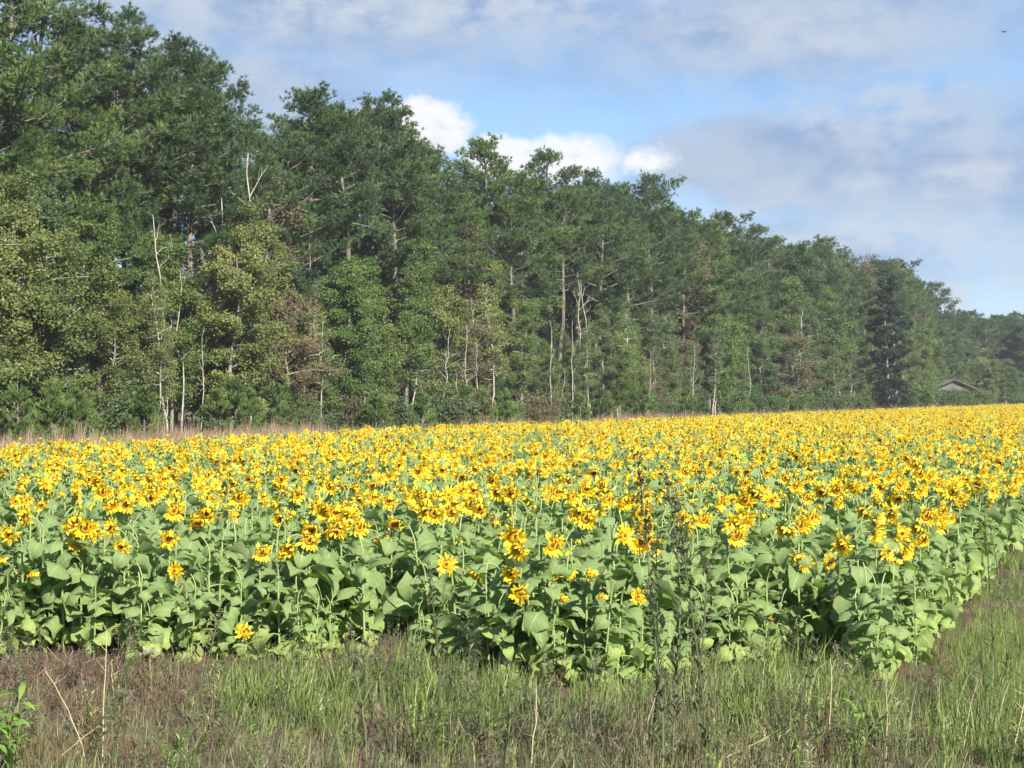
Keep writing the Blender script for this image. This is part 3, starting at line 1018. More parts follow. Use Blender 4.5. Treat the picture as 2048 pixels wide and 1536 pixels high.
# ------------------------------------------------------------------ sunflowers
def leaf_builder(seed, material, droop, fold):
    rr = np.random.default_rng(seed)
    mb = MB()
    S = np.array([0, 0.13, 0.32, 0.52, 0.72, 0.88, 1.0])
    Wd = np.array([0.30, 0.43, 0.46, 0.37, 0.23, 0.11, 0.0]) * rr.uniform(0.88, 1.12)
    back = np.array([-0.13, -0.04, 0, 0, 0, 0, 0])
    T = np.array([-1, -0.55, 0, 0.55, 1])
    Lp, Lb = 0.09, 0.20
    # midrib curve
    ang0 = rr.uniform(0.05, 0.45)
    mid, a, q = [], ang0, np.array([Lp, 0.0, 0.035])
    for i, s in enumerate(S):
        if i:
            a2 = ang0 - droop * (S[i] ** 0.8)
            q = q + np.array([math.cos(a2), 0, math.sin(a2)]) * (S[i] - S[i - 1]) * Lb
            a = a2
        mid.append((q.copy(), a))
    V, P = [], []
    twist = rr.uniform(-0.8, 0.8)
    for i, s in enumerate(S):
        q, a = mid[i]
        nrm = np.array([-math.sin(a), 0, math.cos(a)])
        fwd = np.array([math.cos(a), 0, math.sin(a)])
        for t in T:
            w = Wd[i] * Lb * (1 + (rr.uniform(-0.22, 0.16) if abs(t) == 1 else 0))
            z = fold * abs(t) ** 1.3 * w + rr.uniform(-0.016, 0.016) * abs(t) + twist * t * w * s
            V.append(q + np.array([0, 1, 0]) * t * w + fwd * back[i] * abs(t) * Lb + nrm * z)
            P.append((t, s, rr.uniform(0.2, 0.8)))
    nT = len(T)
    F = [[i * nT + j, (i + 1) * nT + j, (i + 1) * nT + j + 1, i * nT + j + 1] for i in range(len(S) - 1) for j in range(nT - 1)]
    mb.add(V, F, material, P)
    tube(mb, [[0, 0, 0], [Lp * 0.5, 0, 0.025], [Lp + 0.01, 0, 0.033]], [0.006, 0.0045, 0.004], 'sunflower_stem', 4, cap=False)
    return mb


LEAF = [leaf_builder(400 + i, 'sunflower_leaf', d, f) for i, (d, f) in enumerate(((1.1, -0.15), (1.6, 0.25), (2.2, -0.45), (1.4, -0.35), (2.5, 0.15), (0.8, 0.35), (1.9, 0.5), (2.4, -0.6), (1.2, 0.55)))]
OLD = [leaf_builder(420 + i, 'sunflower_old_leaf', d, f) for i, (d, f) in enumerate(((1.9, -0.3), (2.3, 0.3), (2.1, -0.5), (1.5, 0.2)))]
LEAF_ME = [m.mesh('sunflower_leaf') for m in LEAF]
OLD_ME = [m.mesh('sunflower_old_leaf') for m in OLD]


def head_builder(seed, R0=0.052, npet=24, curl=(0.1, 1.0), Lpet=0.072, wilt=0.25):
    rr = np.random.default_rng(seed)
    cal, disc, pet = MB(), MB(), MB()
    # receptacle: a shallow cup behind, with pointed bracts
    ns = 12
    ang = np.arange(ns) / ns * 2 * math.pi
    ring = lambda r, z: np.stack([r * np.cos(ang), r * np.sin(ang), np.full(ns, z)], 1)
    V = np.concatenate([ring(0.010, -0.032), ring(R0 * 0.75, -0.022), ring(R0 * 1.06, 0.0)])
    F = [[i * ns + k, i * ns + (k + 1) % ns, (i + 1) * ns + (k + 1) % ns, (i + 1) * ns + k] for i in range(2) for k in range(ns)]
    cal.add(V, F, 'calyx')
    for k in range(18):
        a = k / 18 * 2 * math.pi + rr.uniform(-0.1, 0.1)
        d, s = np.array([math.cos(a), math.sin(a), 0]), np.array([-math.sin(a), math.cos(a), 0])
        L = rr.uniform(0.03, 0.055)
        z1, z2 = rr.uniform(-0.01, 0.01), rr.uniform(-0.03, 0.02)
        b = d * R0 * 0.95
        cal.add([b - s * 0.011 + [0, 0, -0.006], b + s * 0.011 + [0, 0, -0.006], b + d * L * 0.6 + s * 0.007 + [0, 0, z1], b + d * L + [0, 0, z2], b + d * L * 0.6 - s * 0.007 + [0, 0, z1]],
                [[0, 1, 2, 4]], 'calyx', np.tile((0, 0, rr.uniform(0.2, 0.9)), (5, 1)))
        cal.add([b + d * L * 0.6 + s * 0.007 + [0, 0, z1], b + d * L + [0, 0, z2], b + d * L * 0.6 - s * 0.007 + [0, 0, z1]], [[0, 1, 2]], 'calyx', np.tile((0, 0, rr.uniform(0.2, 0.9)), (3, 1)))
    # seed disc: a low dome, dimpled in the middle
    V, P = [[0, 0, 0.010]], [[0, 0, 0.5]]
    for r, z in ((0.35, 0.014), (0.7, 0.017), (0.92, 0.012), (1.02, 0.001)):
        V += ring(R0 * r, z).tolist()
        P += [[r, 0, 0.5]] * ns
    F3 = [[0, 1 + k, 1 + (k + 1) % ns] for k in range(ns)]
    F4 = [[1 + i * ns + k, 1 + i * ns + (k + 1) % ns, 1 + (i + 1) * ns + (k + 1) % ns, 1 + (i + 1) * ns + k] for i in range(3) for k in range(ns)]
    disc.add(V, F3, 'seed_disc', P)
    disc.f.extend(F4)
    disc.m.extend([0] * len(F4))
    # ray petals, cupped forward and a little wilted
    for k in range(npet):
        a = k / npet * 2 * math.pi + rr.uniform(-0.12, 0.12)
        if rr.uniform() < wilt * 0.35:
            continue
        d, s = np.array([math.cos(a), math.sin(a), 0]), np.array([-math.sin(a), math.cos(a), 0])
        L = Lpet * rr.uniform(0.7, 1.2)
        w = rr.uniform(0.0095, 0.0150)
        c0 = rr.uniform(*curl) * rr.choice([1, 1, 1, -0.5])
        tw = rr.uniform(-0.6, 0.6)
        q = d * R0 * 0.97
        rows, e = [], c0 * 0.4
        for i, (f, ww) in enumerate(((0, 0.55), (0.4, 1.0), (0.75, 0.8), (1.0, 0.0))):
            if i:
                e = e + c0 * 0.45 + rr.uniform(-0.25, 0.25)
                q = q + (d * math.cos(e) + np.array([0, 0, 1]) * math.sin(e)) * L * (0, 0.4, 0.35, 0.25)[i]
            nrm = np.array([0, 0, 1]) * math.cos(e) - d * math.sin(e)
            sd = s * math.cos(tw * f) + nrm * math.sin(tw * f)
            rows.append((q - sd * w * ww, q + sd * w * ww, f))
        t = rr.uniform(0.1, 0.95)
        V = [rows[0][0], rows[0][1], rows[1][0], rows[1][1], rows[2][0], rows[2][1], rows[3][0]]
        P = [(0, 0, t), (0, 0, t), (0, .4, t), (0, .4, t), (0, .75, t), (0, .75, t), (0, 1, t)]
        n0 = pet.n
        pet.add(V, [[0, 1, 3, 2], [2, 3, 5, 4]], 'petal', P)
        pet.f.append([n0 + 4, n0 + 5, n0 + 6])
        pet.m.append(0)
    return cal, disc, pet


HEADS = [head_builder(500, 0.048, 40, (0.3, 1.4), 0.076, 0.3), head_builder(501, 0.051, 42, (0.1, 1.2), 0.078, 0.4), head_builder(502, 0.058, 38, (0.5, 1.7), 0.072, 0.7),
         head_builder(503, 0.045, 38, (0.0, 1.1), 0.078, 0.2), head_builder(504, 0.064, 32, (0.4, 1.9), 0.070, 1.0), head_builder(505, 0.028, 22, (1.0, 1.6), 0.060, 0.2),
         head_builder(506, 0.050, 44, (0.2, 1.3), 0.082, 0.4)]
HEAD_ME = [(a.mesh('calyx'), b.mesh('seed_disc'), c.mesh('petal_ring')) for a, b, c in HEADS]


class Form:
    """one way a sunflower plant can look: stem, leaves and a nodding head that faces +X"""
    def __init__(self, seed, H, theta, nleaf, head, hs, leafs=1.1, low=0.22, look='', oldn=2, neck=0.22):
        rr = np.random.default_rng(seed)
        self.look = look
        n = 9
        zs = np.linspace(0, H - neck * 0.55, n)
        lean = rr.normal(0, 0.03, 2)
        pts = [np.array([lean[0] * (z / H) ** 2 + 0.008 * math.sin(z * 9 + seed), lean[1] * (z / H) ** 2, z]) for z in zs]
        m = 6
        for i in range(1, m + 1):
            a = R(theta) * i / m
            pts.append(pts[-1] + np.array([math.sin(a), 0, math.cos(a)]) * neck / m)
        rad = np.interp(np.arange(len(pts)), [0, 4, len(pts) - 1], [0.0135, 0.011, 0.007])
        st = MB()
        tube(st, pts, rad, 'sunflower_stem', 6)
        self.parts = [('stem', st, st.mesh('sunflower_stem'), Matrix.Identity(4))]
        az0 = rr.uniform(0, 6.28)
        top = H - neck * 0.6
        for i in range(nleaf):
            f = (i + 0.5) / nleaf
            z = low + (top - low) * f ** 0.92
            a = az0 + i * 2.40 + rr.uniform(-0.35, 0.35)
            s = leafs * (0.75 + 0.55 * math.sin(math.pi * min(1, 0.22 + f * 0.80))) * rr.uniform(0.62, 1.18)
            if f > 0.88:
                s *= 0.72
            x = float(np.interp(z, [p[2] for p in pts[:n]], [p[0] for p in pts[:n]]))
            y = float(np.interp(z, [p[2] for p in pts[:n]], [p[1] for p in pts[:n]]))
            M = Matrix.Translation((x, y, z)) @ Euler((rr.normal(0, 0.42), rr.normal(0, 0.36) - 0.12 * f, a)).to_matrix().to_4x4() @ Matrix.Scale(s, 4)
            if i < oldn:
                k = rr.integers(0, len(OLD))
                self.parts.append(('leaf', OLD[k], OLD_ME[k], M))
            else:
                k = rr.integers(0, len(LEAF))
                self.parts.append(('leaf', LEAF[k], LEAF_ME[k], M))
        e = pts[-1]
        d = Vector((math.sin(R(theta)), 0, math.cos(R(theta))))
        rot = d.to_track_quat('Z', 'Y').to_matrix().to_4x4()
        self.head_M = Matrix.Translation(Vector(e) + d * 0.028 * hs) @ rot @ Matrix.Rotation(rr.uniform(0, 6.28), 4, 'Z') @ Matrix.Scale(hs, 4)
        self.head = head
        self.head_z = float(e[2])
        self.head_x = float(e[0])
        self.H = H

    def joined(self, name):
        mb = MB()
        for nm, b, me, M in self.parts:
            mb.merge(b, M)
        if self.head is not None:
            for b in HEADS[self.head]:
                mb.merge(b, self.head_M)
        return mb.mesh(name)

    def plant(self, loc, rz, s, tilt):
        r = root('sunflower', loc, rz, s, tilt)
        for nm, b, me, M in self.parts:
            link(nm, me, r, M)
        if self.head is not None:
            c, d, p = HEAD_ME[self.head]
            h = link('flower_head', c, r, self.head_M)
            link('seed_disc', d, h)
            link('petal_ring', p, h)['kind'] = 'stuff'
        return r


F_OPEN = [Form(600, 1.34, 95, 17, 0, 1.10, look='open yellow head facing outward'), Form(601, 1.38, 112, 17, 1, 1.16, look='open yellow head tipped down'),
          Form(602, 1.30, 124, 16, 2, 1.14, look='nodding brown-centred head'), Form(603, 1.28, 84, 16, 3, 1.0, look='upright yellow head'),
          Form(604, 1.36, 135, 17, 4, 1.18, look='heavy nodding head with a dark disc'), Form(605, 1.33, 104, 17, 6, 1.1, look='full yellow head with long petals')]
F_GREEN = [Form(620, 1.18, 60, 19, 5, 0.75, 1.2, look='half-open bud above broad leaves'), Form(621, 1.12, 40, 19, None, 1, 1.25, look='broad green leaves and no open flower'),
           Form(622, 1.20, 50, 20, None, 1, 1.2, look='tall leafy top and no open flower'), Form(623, 1.08, 140, 18, 2, 0.9, 1.2, look='head hanging among its leaves', neck=0.3),
           Form(624, 1.12, 45, 18, None, 1, 1.3, look='large drooping leaves and no open flower')]
F_SHORT = [Form(640, 0.82, 78, 11, 3, 0.85, 0.85, 0.12, 'small yellow head on a short stalk', 4), Form(641, 0.78, 90, 10, 0, 0.85, 0.9, 0.12, 'low yellow head at leaf height', 4),
           Form(642, 0.85, 70, 11, 5, 0.95, 0.85, 0.12, 'small half-open head on a short stalk', 3)]
F_EDGE = [Form(660, 1.10, 45, 17, None, 1, 1.0, 0.05, 'limp yellowish leaves down to the ground', 8), Form(661, 0.95, 50, 15, None, 1, 1.0, 0.05, 'pale limp lower leaves', 7),
          Form(662, 0.72, 40, 11, None, 1, 0.95, 0.08, 'short leafy stalk', 4)]

# ground plan of the field
FRONT_PX = [-400, 0, 300, 560, 735, 758, 828, 850, 960, 1060, 1300, 1380, 1560, 1600, 1690, 1715, 1800, 2300]
FRONT_D = [18.6, 18.3, 18.1, 17.9, 18.2, 20.2, 20.2, 18.0, 16.9, 16.2, 16.3, 17.3, 17.8, 18.8, 18.8, 16.5, 16.2, 16.2]


def right_X(D):
    return 3.50 + 0.345 * (D - 17.3)


def left_X(D):
    return -13.9 + 0.386 * (D - 51)


def in_field(X, D, pad=0.0):
    if X > right_X(D) - pad or X < left_X(D) + pad:
        return False
    return D > float(np.interp(px_of(X, D), FRONT_PX, FRONT_D)) + pad


# heads one can pick out near the front (photo pixels)
PICK = [(66, 1035), (28, 1065), (21, 1122), (78, 1150), (205, 980), (140, 972), (150, 1040), (163, 1052), (180, 1066), (157, 1076), (222, 1057), (243, 1095), (338, 1077), (360, 1143),
        (370, 1018), (382, 1037), (425, 1018), (462, 990), (232, 1008), (265, 1010), (288, 995), (305, 990), (320, 978), (390, 965), (300, 955),
        (592, 985), (652, 972), (710, 1000), (784, 1000), (632, 1010), (652, 1020), (672, 1022), (702, 1032), (660, 1058), (682, 1052), (717, 1050), (617, 1052), (614, 1075), (622, 1107), (534, 1102),
        (560, 1115), (584, 1092), (787, 1047), (830, 992), (845, 1002), (852, 1020), (882, 987), (884, 1017), (892, 1026), (910, 1007), (935, 1010), (962, 1010), (947, 980), (922, 982), (995, 985),
        (834, 942), (884, 940), (1012, 1077), (907, 1130), (1052, 1097), (1114, 1087), (1100, 1155), (1186, 1150), (1031, 1140), (1162, 1024), (1173, 1031), (1216, 965), (1224, 980), (1239, 997),
        (1214, 1000), (1209, 1012), (1262, 995), (1286, 982), (1309, 987), (1274, 1012), (1289, 1022), (1296, 1050), (1254, 1072), (1270, 1080), (1294, 1082), (1146, 995), (1094, 985), (1174, 977),
        (1199, 940), (1369, 1035), (1355, 1042), (1416, 995), (1486, 965), (1491, 985), (1514, 987), (1476, 1000), (1496, 1030), (1491, 1045), (1486, 1065), (1606, 1047), (1618, 1037), (1583, 1057),
        (1708, 1087), (1601, 1127), (1666, 1122), (1663, 1155), (1661, 997), (1648, 975), (1671, 975), (1631, 980), (1611, 955), (1736, 1040), (1801, 1022), (1808, 970), (1801, 988), (1846, 1030),
        (1866, 1032), (1883, 1037), (1848, 1050), (1871, 1050), (1788, 1062), (1811, 1067), (1791, 1085), (1813, 1085), (1831, 1075), (1786, 1105), (1806, 1110), (1788, 1127), (1873, 1095), (1766, 1067),
        (1908, 1030), (1958, 1027), (1921, 997), (1916, 982), (1911, 967), (1946, 967), (1966, 970), (1878, 967), (1836, 930), (1851, 945),
        (846, 1178), (920, 1242), (1052, 1185), (1190, 1195), (1112, 1195), (1275, 1195), (1538, 1235)]


def smooth_noise(X, Y, sc, seed):
    a = np.random.default_rng(seed).uniform(0, 6.28, 8)
    return (np.sin(X * sc + a[0] + 1.3 * np.sin(Y * sc * 0.7 + a[1])) + np.sin(Y * sc * 1.1 + a[2] + 1.2 * np.sin(X * sc * 0.9 + a[3])) +
            0.7 * np.sin((X + Y) * sc * 1.9 + a[4]) + 0.7 * np.sin((X - Y) * sc * 2.2 + a[5])) / 3.4


def front_of(px):
    return float(np.interp(px, FRONT_PX, FRONT_D))


def plan_field():
    rs = np.random.default_rng(21)
    near, far = [], []          # (X, D, form family, form index, scale, rz, tilt)
    for px, py in PICK:
        zt = rs.uniform(1.22, 1.34)
        D = (CAM_H - zt) * FPX / (py - HORIZON)
        fr = front_of(px) + 0.15
        low = D < fr
        if low:
            D = fr + rs.uniform(0, 0.35)
            zt = z_at(py, D)
        X = X_at(px, D)
        if X > right_X(D) - 0.15:
            # the right-hand side of the crop: keep the head on its sight line but on the edge row
            D2 = (3.35 - 0.345 * 17.3) / ((px - 1024) / FPX - 0.345) if (px - 1024) / FPX < 0.345 else D
            if 16.5 < D2 < 60:
                D = max(D2, fr)
                X, zt = X_at(px, D), z_at(py, D)
        if zt < 0.95:
            fam, k = F_SHORT, rs.choice([0, 1, 2, 2])
        else:
            fam, k = F_OPEN, rs.choice([0, 1, 2, 3, 5, 0, 1, 5, 4])
        s = zt / fam[k].head_z
        az = rs.normal(-1.40, 0.60)          # faces the camera, give or take
        near.append((X - math.cos(az) * fam[k].head_x * s, D - math.sin(az) * fam[k].head_x * s, fam, int(k), s, az, rs.normal(0, 0.05, 2)))
    P = np.array([(a[0], a[1]) for a in near])
    # the sown rows
    u = np.array([0.345, 1.0]) / math.hypot(0.345, 1)
    w = np.array([u[1], -u[0]])
    o = np.array([3.35, 17.3])
    grid = []
    for row in range(0, 43):
        t = -2.0
        while t < 330:
            t += 0.30 * rs.uniform(0.75, 1.25) * (1.0 if t < 60 else 1.25 if t < 150 else 1.7)
            q = o - w * (row * 0.66 + rs.normal(0, 0.09)) + u * t
            X, D = q
            if D < 15.6 or not in_field(X, D):
                continue
            px = px_of(X, D)
            if px < -420 or px > 2500:
                continue
            grid.append((X, D))
    # ragged low plants along the front and right edges
    for i in range(62):
        if i < 46:
            px = rs.uniform(-40, 1790)
            D = front_of(px) + rs.uniform(-0.25, 0.35)
            if 750 < px < 835:
                continue
            X = X_at(px, D)
        else:
            D = rs.uniform(16.6, 25)
            X = right_X(D) + rs.uniform(-0.25, 0.1)
        k = rs.integers(0, len(F_EDGE))
        near.append((X, D, F_EDGE, int(k), rs.uniform(0.45, 0.85), rs.uniform(0, 6.28), rs.normal(0, 0.09, 2)))
    for X, D in sorted(grid, key=lambda q: q[1]):
        if D < 26 and np.min(np.hypot(P[:, 0] - X, P[:, 1] - D)) < 0.20:
            continue
        px = px_of(X, D)
        fr = front_of(px)
        edge = (D - fr) < 0.45 or (right_X(D) - X) < 0.35
        n = float(np.clip(0.5 + 1.1 * smooth_noise(X, D * 0.55, 1.5, 6) + 0.5 * smooth_noise(X, D * 0.4, 0.45, 7), 0, 1))
        if D < 23.0:
            p = 0.0 if D < fr + 3 else 0.12 * n
        elif D < 30:
            p = 0.12 + 0.75 * n * (D - 21) / 9
        else:
            p = (0.54 + 0.44 * n) if D > 70 else 0.02 + 0.84 * n
        if edge and D < 24:
            fam, k, s = F_EDGE, rs.integers(0, len(F_EDGE)), rs.uniform(0.8, 1.08)
        elif rs.uniform() < p:
            fam, k, s = F_OPEN, rs.integers(0, len(F_OPEN)), (rs.uniform(0.80, 0.99) if D < 45 else rs.uniform(0.78, 0.96))
        else:
            fam, k, s = F_GREEN, rs.integers(0, len(F_GREEN)), rs.uniform(0.88, 1.06)
        az = (rs.normal(-1.20, 0.75) if rs.uniform() < 0.62 else rs.uniform(0, 6.28)) if fam is F_OPEN else rs.uniform(0, 6.28)
        it = (X, D, fam, int(k), s, az, rs.normal(0, 0.06, 2))
        if len(near) < 299 and 0 <= px <= 2048:
            near.append(it)
        else:
            far.append(it)
    return near, far


def build_field():
    near, far = plan_field()
    # far: one mass
    fams = F_OPEN + F_GREEN + F_EDGE + F_SHORT
    meshes = [f.joined('sunflower_mass') for f in fams]
    idx = {id(f): i for i, f in enumerate(fams)}
    make_stuff('sunflower_crop', meshes, [(a[0], a[1], 0) for a in far], [a[5] for a in far], [(a[4],) * 3 for a in far],
               [idx[id(a[2][a[3]])] for a in far], np.array([a[6] for a in far]),
               'dense yellow sunflower crop filling the field behind the front plants', 'sunflower field')
    # near: every plant its own object; ranks by depth behind the front edge, order from the left
    def rank(a):
        d = a[1] - front_of(px_of(a[0], a[1]))
        return 0 if d < 0.5 else 1 if d < 1.3 else 2 if d < 2.4 else 3 if d < 3.8 else 4
    names = ['at the front edge', 'in the second belt', 'in the third belt', 'in the fourth belt', 'in the fifth belt']
    cnt = {}
    for a in sorted(near, key=lambda a: px_of(a[0], a[1])):
        X, D, fam, k, s, az, tilt = a
        f = fam[k]
        r = f.plant((X, D, 0), az, s, tuple(tilt))
        key = (rank(a), f.look)
        cnt[key] = cnt.get(key, 0) + 1
        tag(r, 'sunflower, %s, %s from left %s' % (f.look, nth(cnt[key]), names[rank(a)]), 'sunflower', 'sunflowers at the front of the field')
    # the lone little sunflower standing out in the weeds
    D = 16.5
    f = Form(690, 0.50, 80, 7, 0, 0.8, 0.55, 0.06, 'lone', 3, neck=0.08)
    r = f.plant((X_at(495, D), D, 0), -1.5, z_at(1262, D) / f.head_z, (0, 0))
    tag(r, 'lone short sunflower with a bright head, out in the brown weeds', 'sunflower', 'sunflowers at the front of the field')


build_field()


# ------------------------------------------------------------------ grass
def clump(seed, nb, H, W, r, lean, material, segs=3):
    global rng
    rr = np.random.default_rng(seed)
    mb = MB()
    for i in range(nb):
        a, b = rr.uniform(0, 6.28), rr.uniform(0, 6.28)
        base = np.array([math.cos(a), math.sin(a), 0]) * r * math.sqrt(rr.uniform())
        d = np.array([math.cos(b), math.sin(b), 0])
        s = np.array([-math.sin(b + 0.6), math.cos(b + 0.6), 0])
        h = H * rr.uniform(0.45, 1.1)
        ln = lean * rr.uniform(0.1, 1.0)
        w = W * rr.uniform(0.6, 1.3)
        V, P = [], []
        t = rr.uniform(0.05, 0.95)
        kink = rr.uniform(0.3, 1.5)
        for j in range(segs + 1):
            f = j / segs
            q = base + d * h * ln * f ** (1 + kink) + np.array([0, 0, h * (f - 0.25 * ln * f * f)])
            if j < segs:
                V += [q - s * w * (1 - 0.6 * f), q + s * w * (1 - 0.6 * f)]
                P += [(0, f, t)] * 2
            else:
                V.append(q)
                P.append((0, 1, t))
        n0 = mb.n
        mb.add(V, [[2 * j, 2 * j + 1, 2 * j + 3, 2 * j + 2] for j in range(segs - 1)], material, P)
        mb.f.append([n0 + 2 * (segs - 1), n0 + 2 * (segs - 1) + 1, n0 + 2 * segs])
        mb.m.append(0)
    return mb.mesh(material, False)


def dead_clump(seed, H, n, material):
    """brown, much-branched dead weed"""
    rr = np.random.default_rng(seed)
    mb = MB()
    for i in range(n):
        a = rr.uniform(0, 6.28)
        base = np.array([math.cos(a), math.sin(a), 0]) * 0.10 * rr.uniform()
        d = np.array([rr.normal(0, 0.5), rr.normal(0, 0.5), 1.0])
        q = base
        L = H * rr.uniform(0.5, 1.1)
        t = rr.uniform(0.1, 0.9)
        prev = q
        for j in range(4):
            e = prev + (d + rr.normal(0, 0.35, 3)) * L / 4
            s = np.cross(e - prev, rr.normal(size=3))
            s = s / (np.linalg.norm(s) + 1e-9) * 0.0045
            mb.add([prev - s, prev + s, e + s * 0.7, e - s * 0.7], [[0, 1, 2, 3]], material, np.tile((0, 0, t), (4, 1)))
            for m in range(2):
                z = e + (d * 0.4 + rr.normal(0, 0.8, 3)) * L * 0.16
                mb.add([e - s * 0.7, e + s * 0.7, z], [[0, 1, 2]], material, np.tile((0, 0, min(1, t + 0.2)), (3, 1)))
            prev = e
    return mb.mesh(material, False)


def ell(px, py, cx, cy, rx, ry):
    return np.clip(1.3 - np.sqrt(((px - cx) / rx) ** 2 + ((py - cy) / ry) ** 2), 0, 1)


def build_grass():
    rs = np.random.default_rng(33)
    green = [clump(700 + i, 16, h, 0.0066, 0.11, l, 'green_grass') for i, (h, l) in enumerate(((0.34, 0.8), (0.44, 0.6), (0.26, 1.2), (0.52, 0.5)))]
    straw = [clump(710 + i, 12, h, 0.0055, 0.13, l * 1.3, 'straw_grass') for i, (h, l) in enumerate(((0.34, 0.9), (0.48, 0.6), (0.24, 1.4), (0.58, 0.45), (0.12, 3.0), (0.10, 3.6), (0.15, 2.4)))]
    dead = [dead_clump(720 + i, h, 9, 'dead_weed') for i, h in enumerate((0.28, 0.36, 0.22, 0.42))]
    rust = [clump(730 + i, 22, h, 0.0036, 0.11, l, 'rust_grass') for i, (h, l) in enumerate(((0.30, 0.9), (0.42, 0.6), (0.36, 1.1)))]
    acc = {'green': [], 'straw': [], 'dead': [], 'rust': []}
    # near verge, from the frame's lower edge to the crop, and up along its right side
    N = 12000
    D = rs.uniform(11.6, 21.5, N)
    X = rs.uniform(-0.42, 0.50, N) * D
    D2 = 15.0 + 110 * rs.uniform(0, 1, 17000) ** 1.7
    X2 = right_X(D2) + 15 * rs.uniform(0, 1, 17000) ** 1.35 - 0.2
    X, D = np.concatenate([X, X2]), np.concatenate([D, D2])
    px = px_of(X, D)
    py = HORIZON + CAM_H * FPX / D
    n1, n2 = smooth_noise(X, D, 2.2, 1), smooth_noise(X, D, 0.9, 2)
    zr = np.maximum.reduce([ell(px, py, 210, 1345, 330, 95), ell(px, py, 730, 1300, 130, 75), ell(px, py, 800, 1230, 60, 60), ell(px, py, 60, 1300, 130, 50), ell(px, py, 560, 1290, 150, 50), ell(px, py, 640, 1335, 260, 50)])
    zrust = np.maximum.reduce([ell(px, py, 1850, 1330, 110, 120), ell(px, py, 1930, 1200, 70, 120), ell(px, py, 1650, 1480, 120, 60), ell(px, py, 170, 1500, 200, 50)])
    zg = np.maximum.reduce([ell(px, py, 940, 1395, 170, 90), ell(px, py, 560, 1400, 180, 70), ell(px, py, 1560, 1370, 200, 110), ell(px, py, 1980, 1400, 130, 200), ell(px, py, 1230, 1370, 110, 70),
                            ell(px, py, 1440, 1330, 120, 90), ell(px, py, 1740, 1430, 100, 70), ell(px, py, 2000, 1150, 90, 160)])
    for i in range(len(X)):
        x, d = X[i], D[i]
        fr = float(np.interp(px[i], FRONT_PX, FRONT_D))
        inside = x < right_X(d) and d > fr
        if px[i] < -620 or px[i] > 3300:
            continue
        if inside and (d > fr + 1.3 or rs.uniform() < 0.4):
            continue
        w = {'green': 0.10 + 4.0 * zg[i] + 0.35 * max(0, n1[i]), 'straw': 0.35 + 0.5 * max(0, -n1[i]) + (0.9 if py[i] > 1440 else 0) + (0.35 if py[i] > 1380 else 0),
             'dead': 0.06 + 3.4 * zr[i] + 0.25 * max(0, n2[i]), 'rust': 0.05 + 2.0 * zrust[i] + 0.2 * max(0, -n2[i])}
        if px[i] > 1780:
            w['green'] += 0.45
            w['rust'] += 0.25
            w['dead'] *= 0.3
        ks = list(w)
        p = np.array([w[k] for k in ks])
        kind = ks[rs.choice(4, p=p / p.sum())]
        if kind != 'dead' and zr[i] > 0.3 and rs.uniform() < 0.5:
            continue
        s = rs.uniform(0.38, 0.98) * (1.2 if zg[i] > 0.3 and kind == 'green' else 1.0) * (0.85 + 0.3 * n2[i])
        if inside:
            s *= 0.5
        elif fr - d < 1.3:
            s *= 0.45 if zg[i] < 0.5 else 0.6
        acc[kind].append((x, d, s))
    info = {'green': ('green_grass', green, 'green grass tufts growing on the verge before the crop', 'grass'), 'straw': ('dry_grass', straw, 'pale dry grass along the bottom of the verge', 'dry grass'),
            'dead': ('dead_weeds', dead, 'brown dead weeds tangled at the foot of the crop', 'dead weeds'), 'rust': ('rust_grass', rust, 'rust-coloured grass beside the right edge of the crop', 'grass')}
    for k, (nm, me, lab, cat) in info.items():
        a = np.array(acc[k])
        n = len(a)
        make_stuff(nm, me, np.column_stack([a[:, 0], a[:, 1], np.zeros(n)]), rs.uniform(0, 6.28, n), np.repeat(a[:, 2:3], 3, 1), rs.integers(0, len(me), n), rs.normal(0, 0.12, (n, 2)), lab, cat)
    # tall broomsedge between crop and forest
    sedge = [clump(740 + i, 40, h, 0.010, 0.26, l, 'broomsedge') for i, (h, l) in enumerate(((1.30, 0.75), (1.15, 0.9), (1.45, 0.6)))]
    scrub = [clump(750 + i, 30, h, 0.009, 0.25, l, 'green_grass') for i, (h, l) in enumerate(((0.9, 0.5), (1.1, 0.4)))]
    for nm, me, cnt, lo, hi, lab in (('broomsedge', sedge, 9000, 0.8, 11.5, 'tall tan grass between the crop and the forest'), ('rank_grass', scrub, 4200, 5.5, 19.0, 'rank green grass at the foot of the forest')):
        Dd = 45 + 290 * rs.uniform(0, 1, cnt) ** 1.9
        off = rs.uniform(lo, hi, cnt)
        Xx = left_X(Dd) - off
        ppx = px_of(Xx, Dd)
        nn = smooth_noise(Xx, Dd, 0.25, 4)
        ok = (ppx > -200) & (ppx < 2250) & (Xx > 0.40 * Dd - 60)
        if nm == 'broomsedge':
            ok &= (rs.uniform(0, 1, cnt) < np.clip(0.9 + 0.9 * nn, 0.1, 1)) & ((ppx < 650) | (nn > 0.15))
        Xx, Dd = Xx[ok], Dd[ok]
        n = len(Xx)
        s = rs.uniform(0.68, 1.12, n) * (0.95 + 0.25 * smooth_noise(Xx, Dd, 0.6, 8))
        make_stuff(nm, me, np.column_stack([Xx, Dd, np.zeros(n)]), rs.uniform(0, 6.28, n), np.repeat(s[:, None], 3, 1), rs.integers(0, len(me), n), rs.normal(0, 0.08, (n, 2)), lab, 'grass')


build_grass()


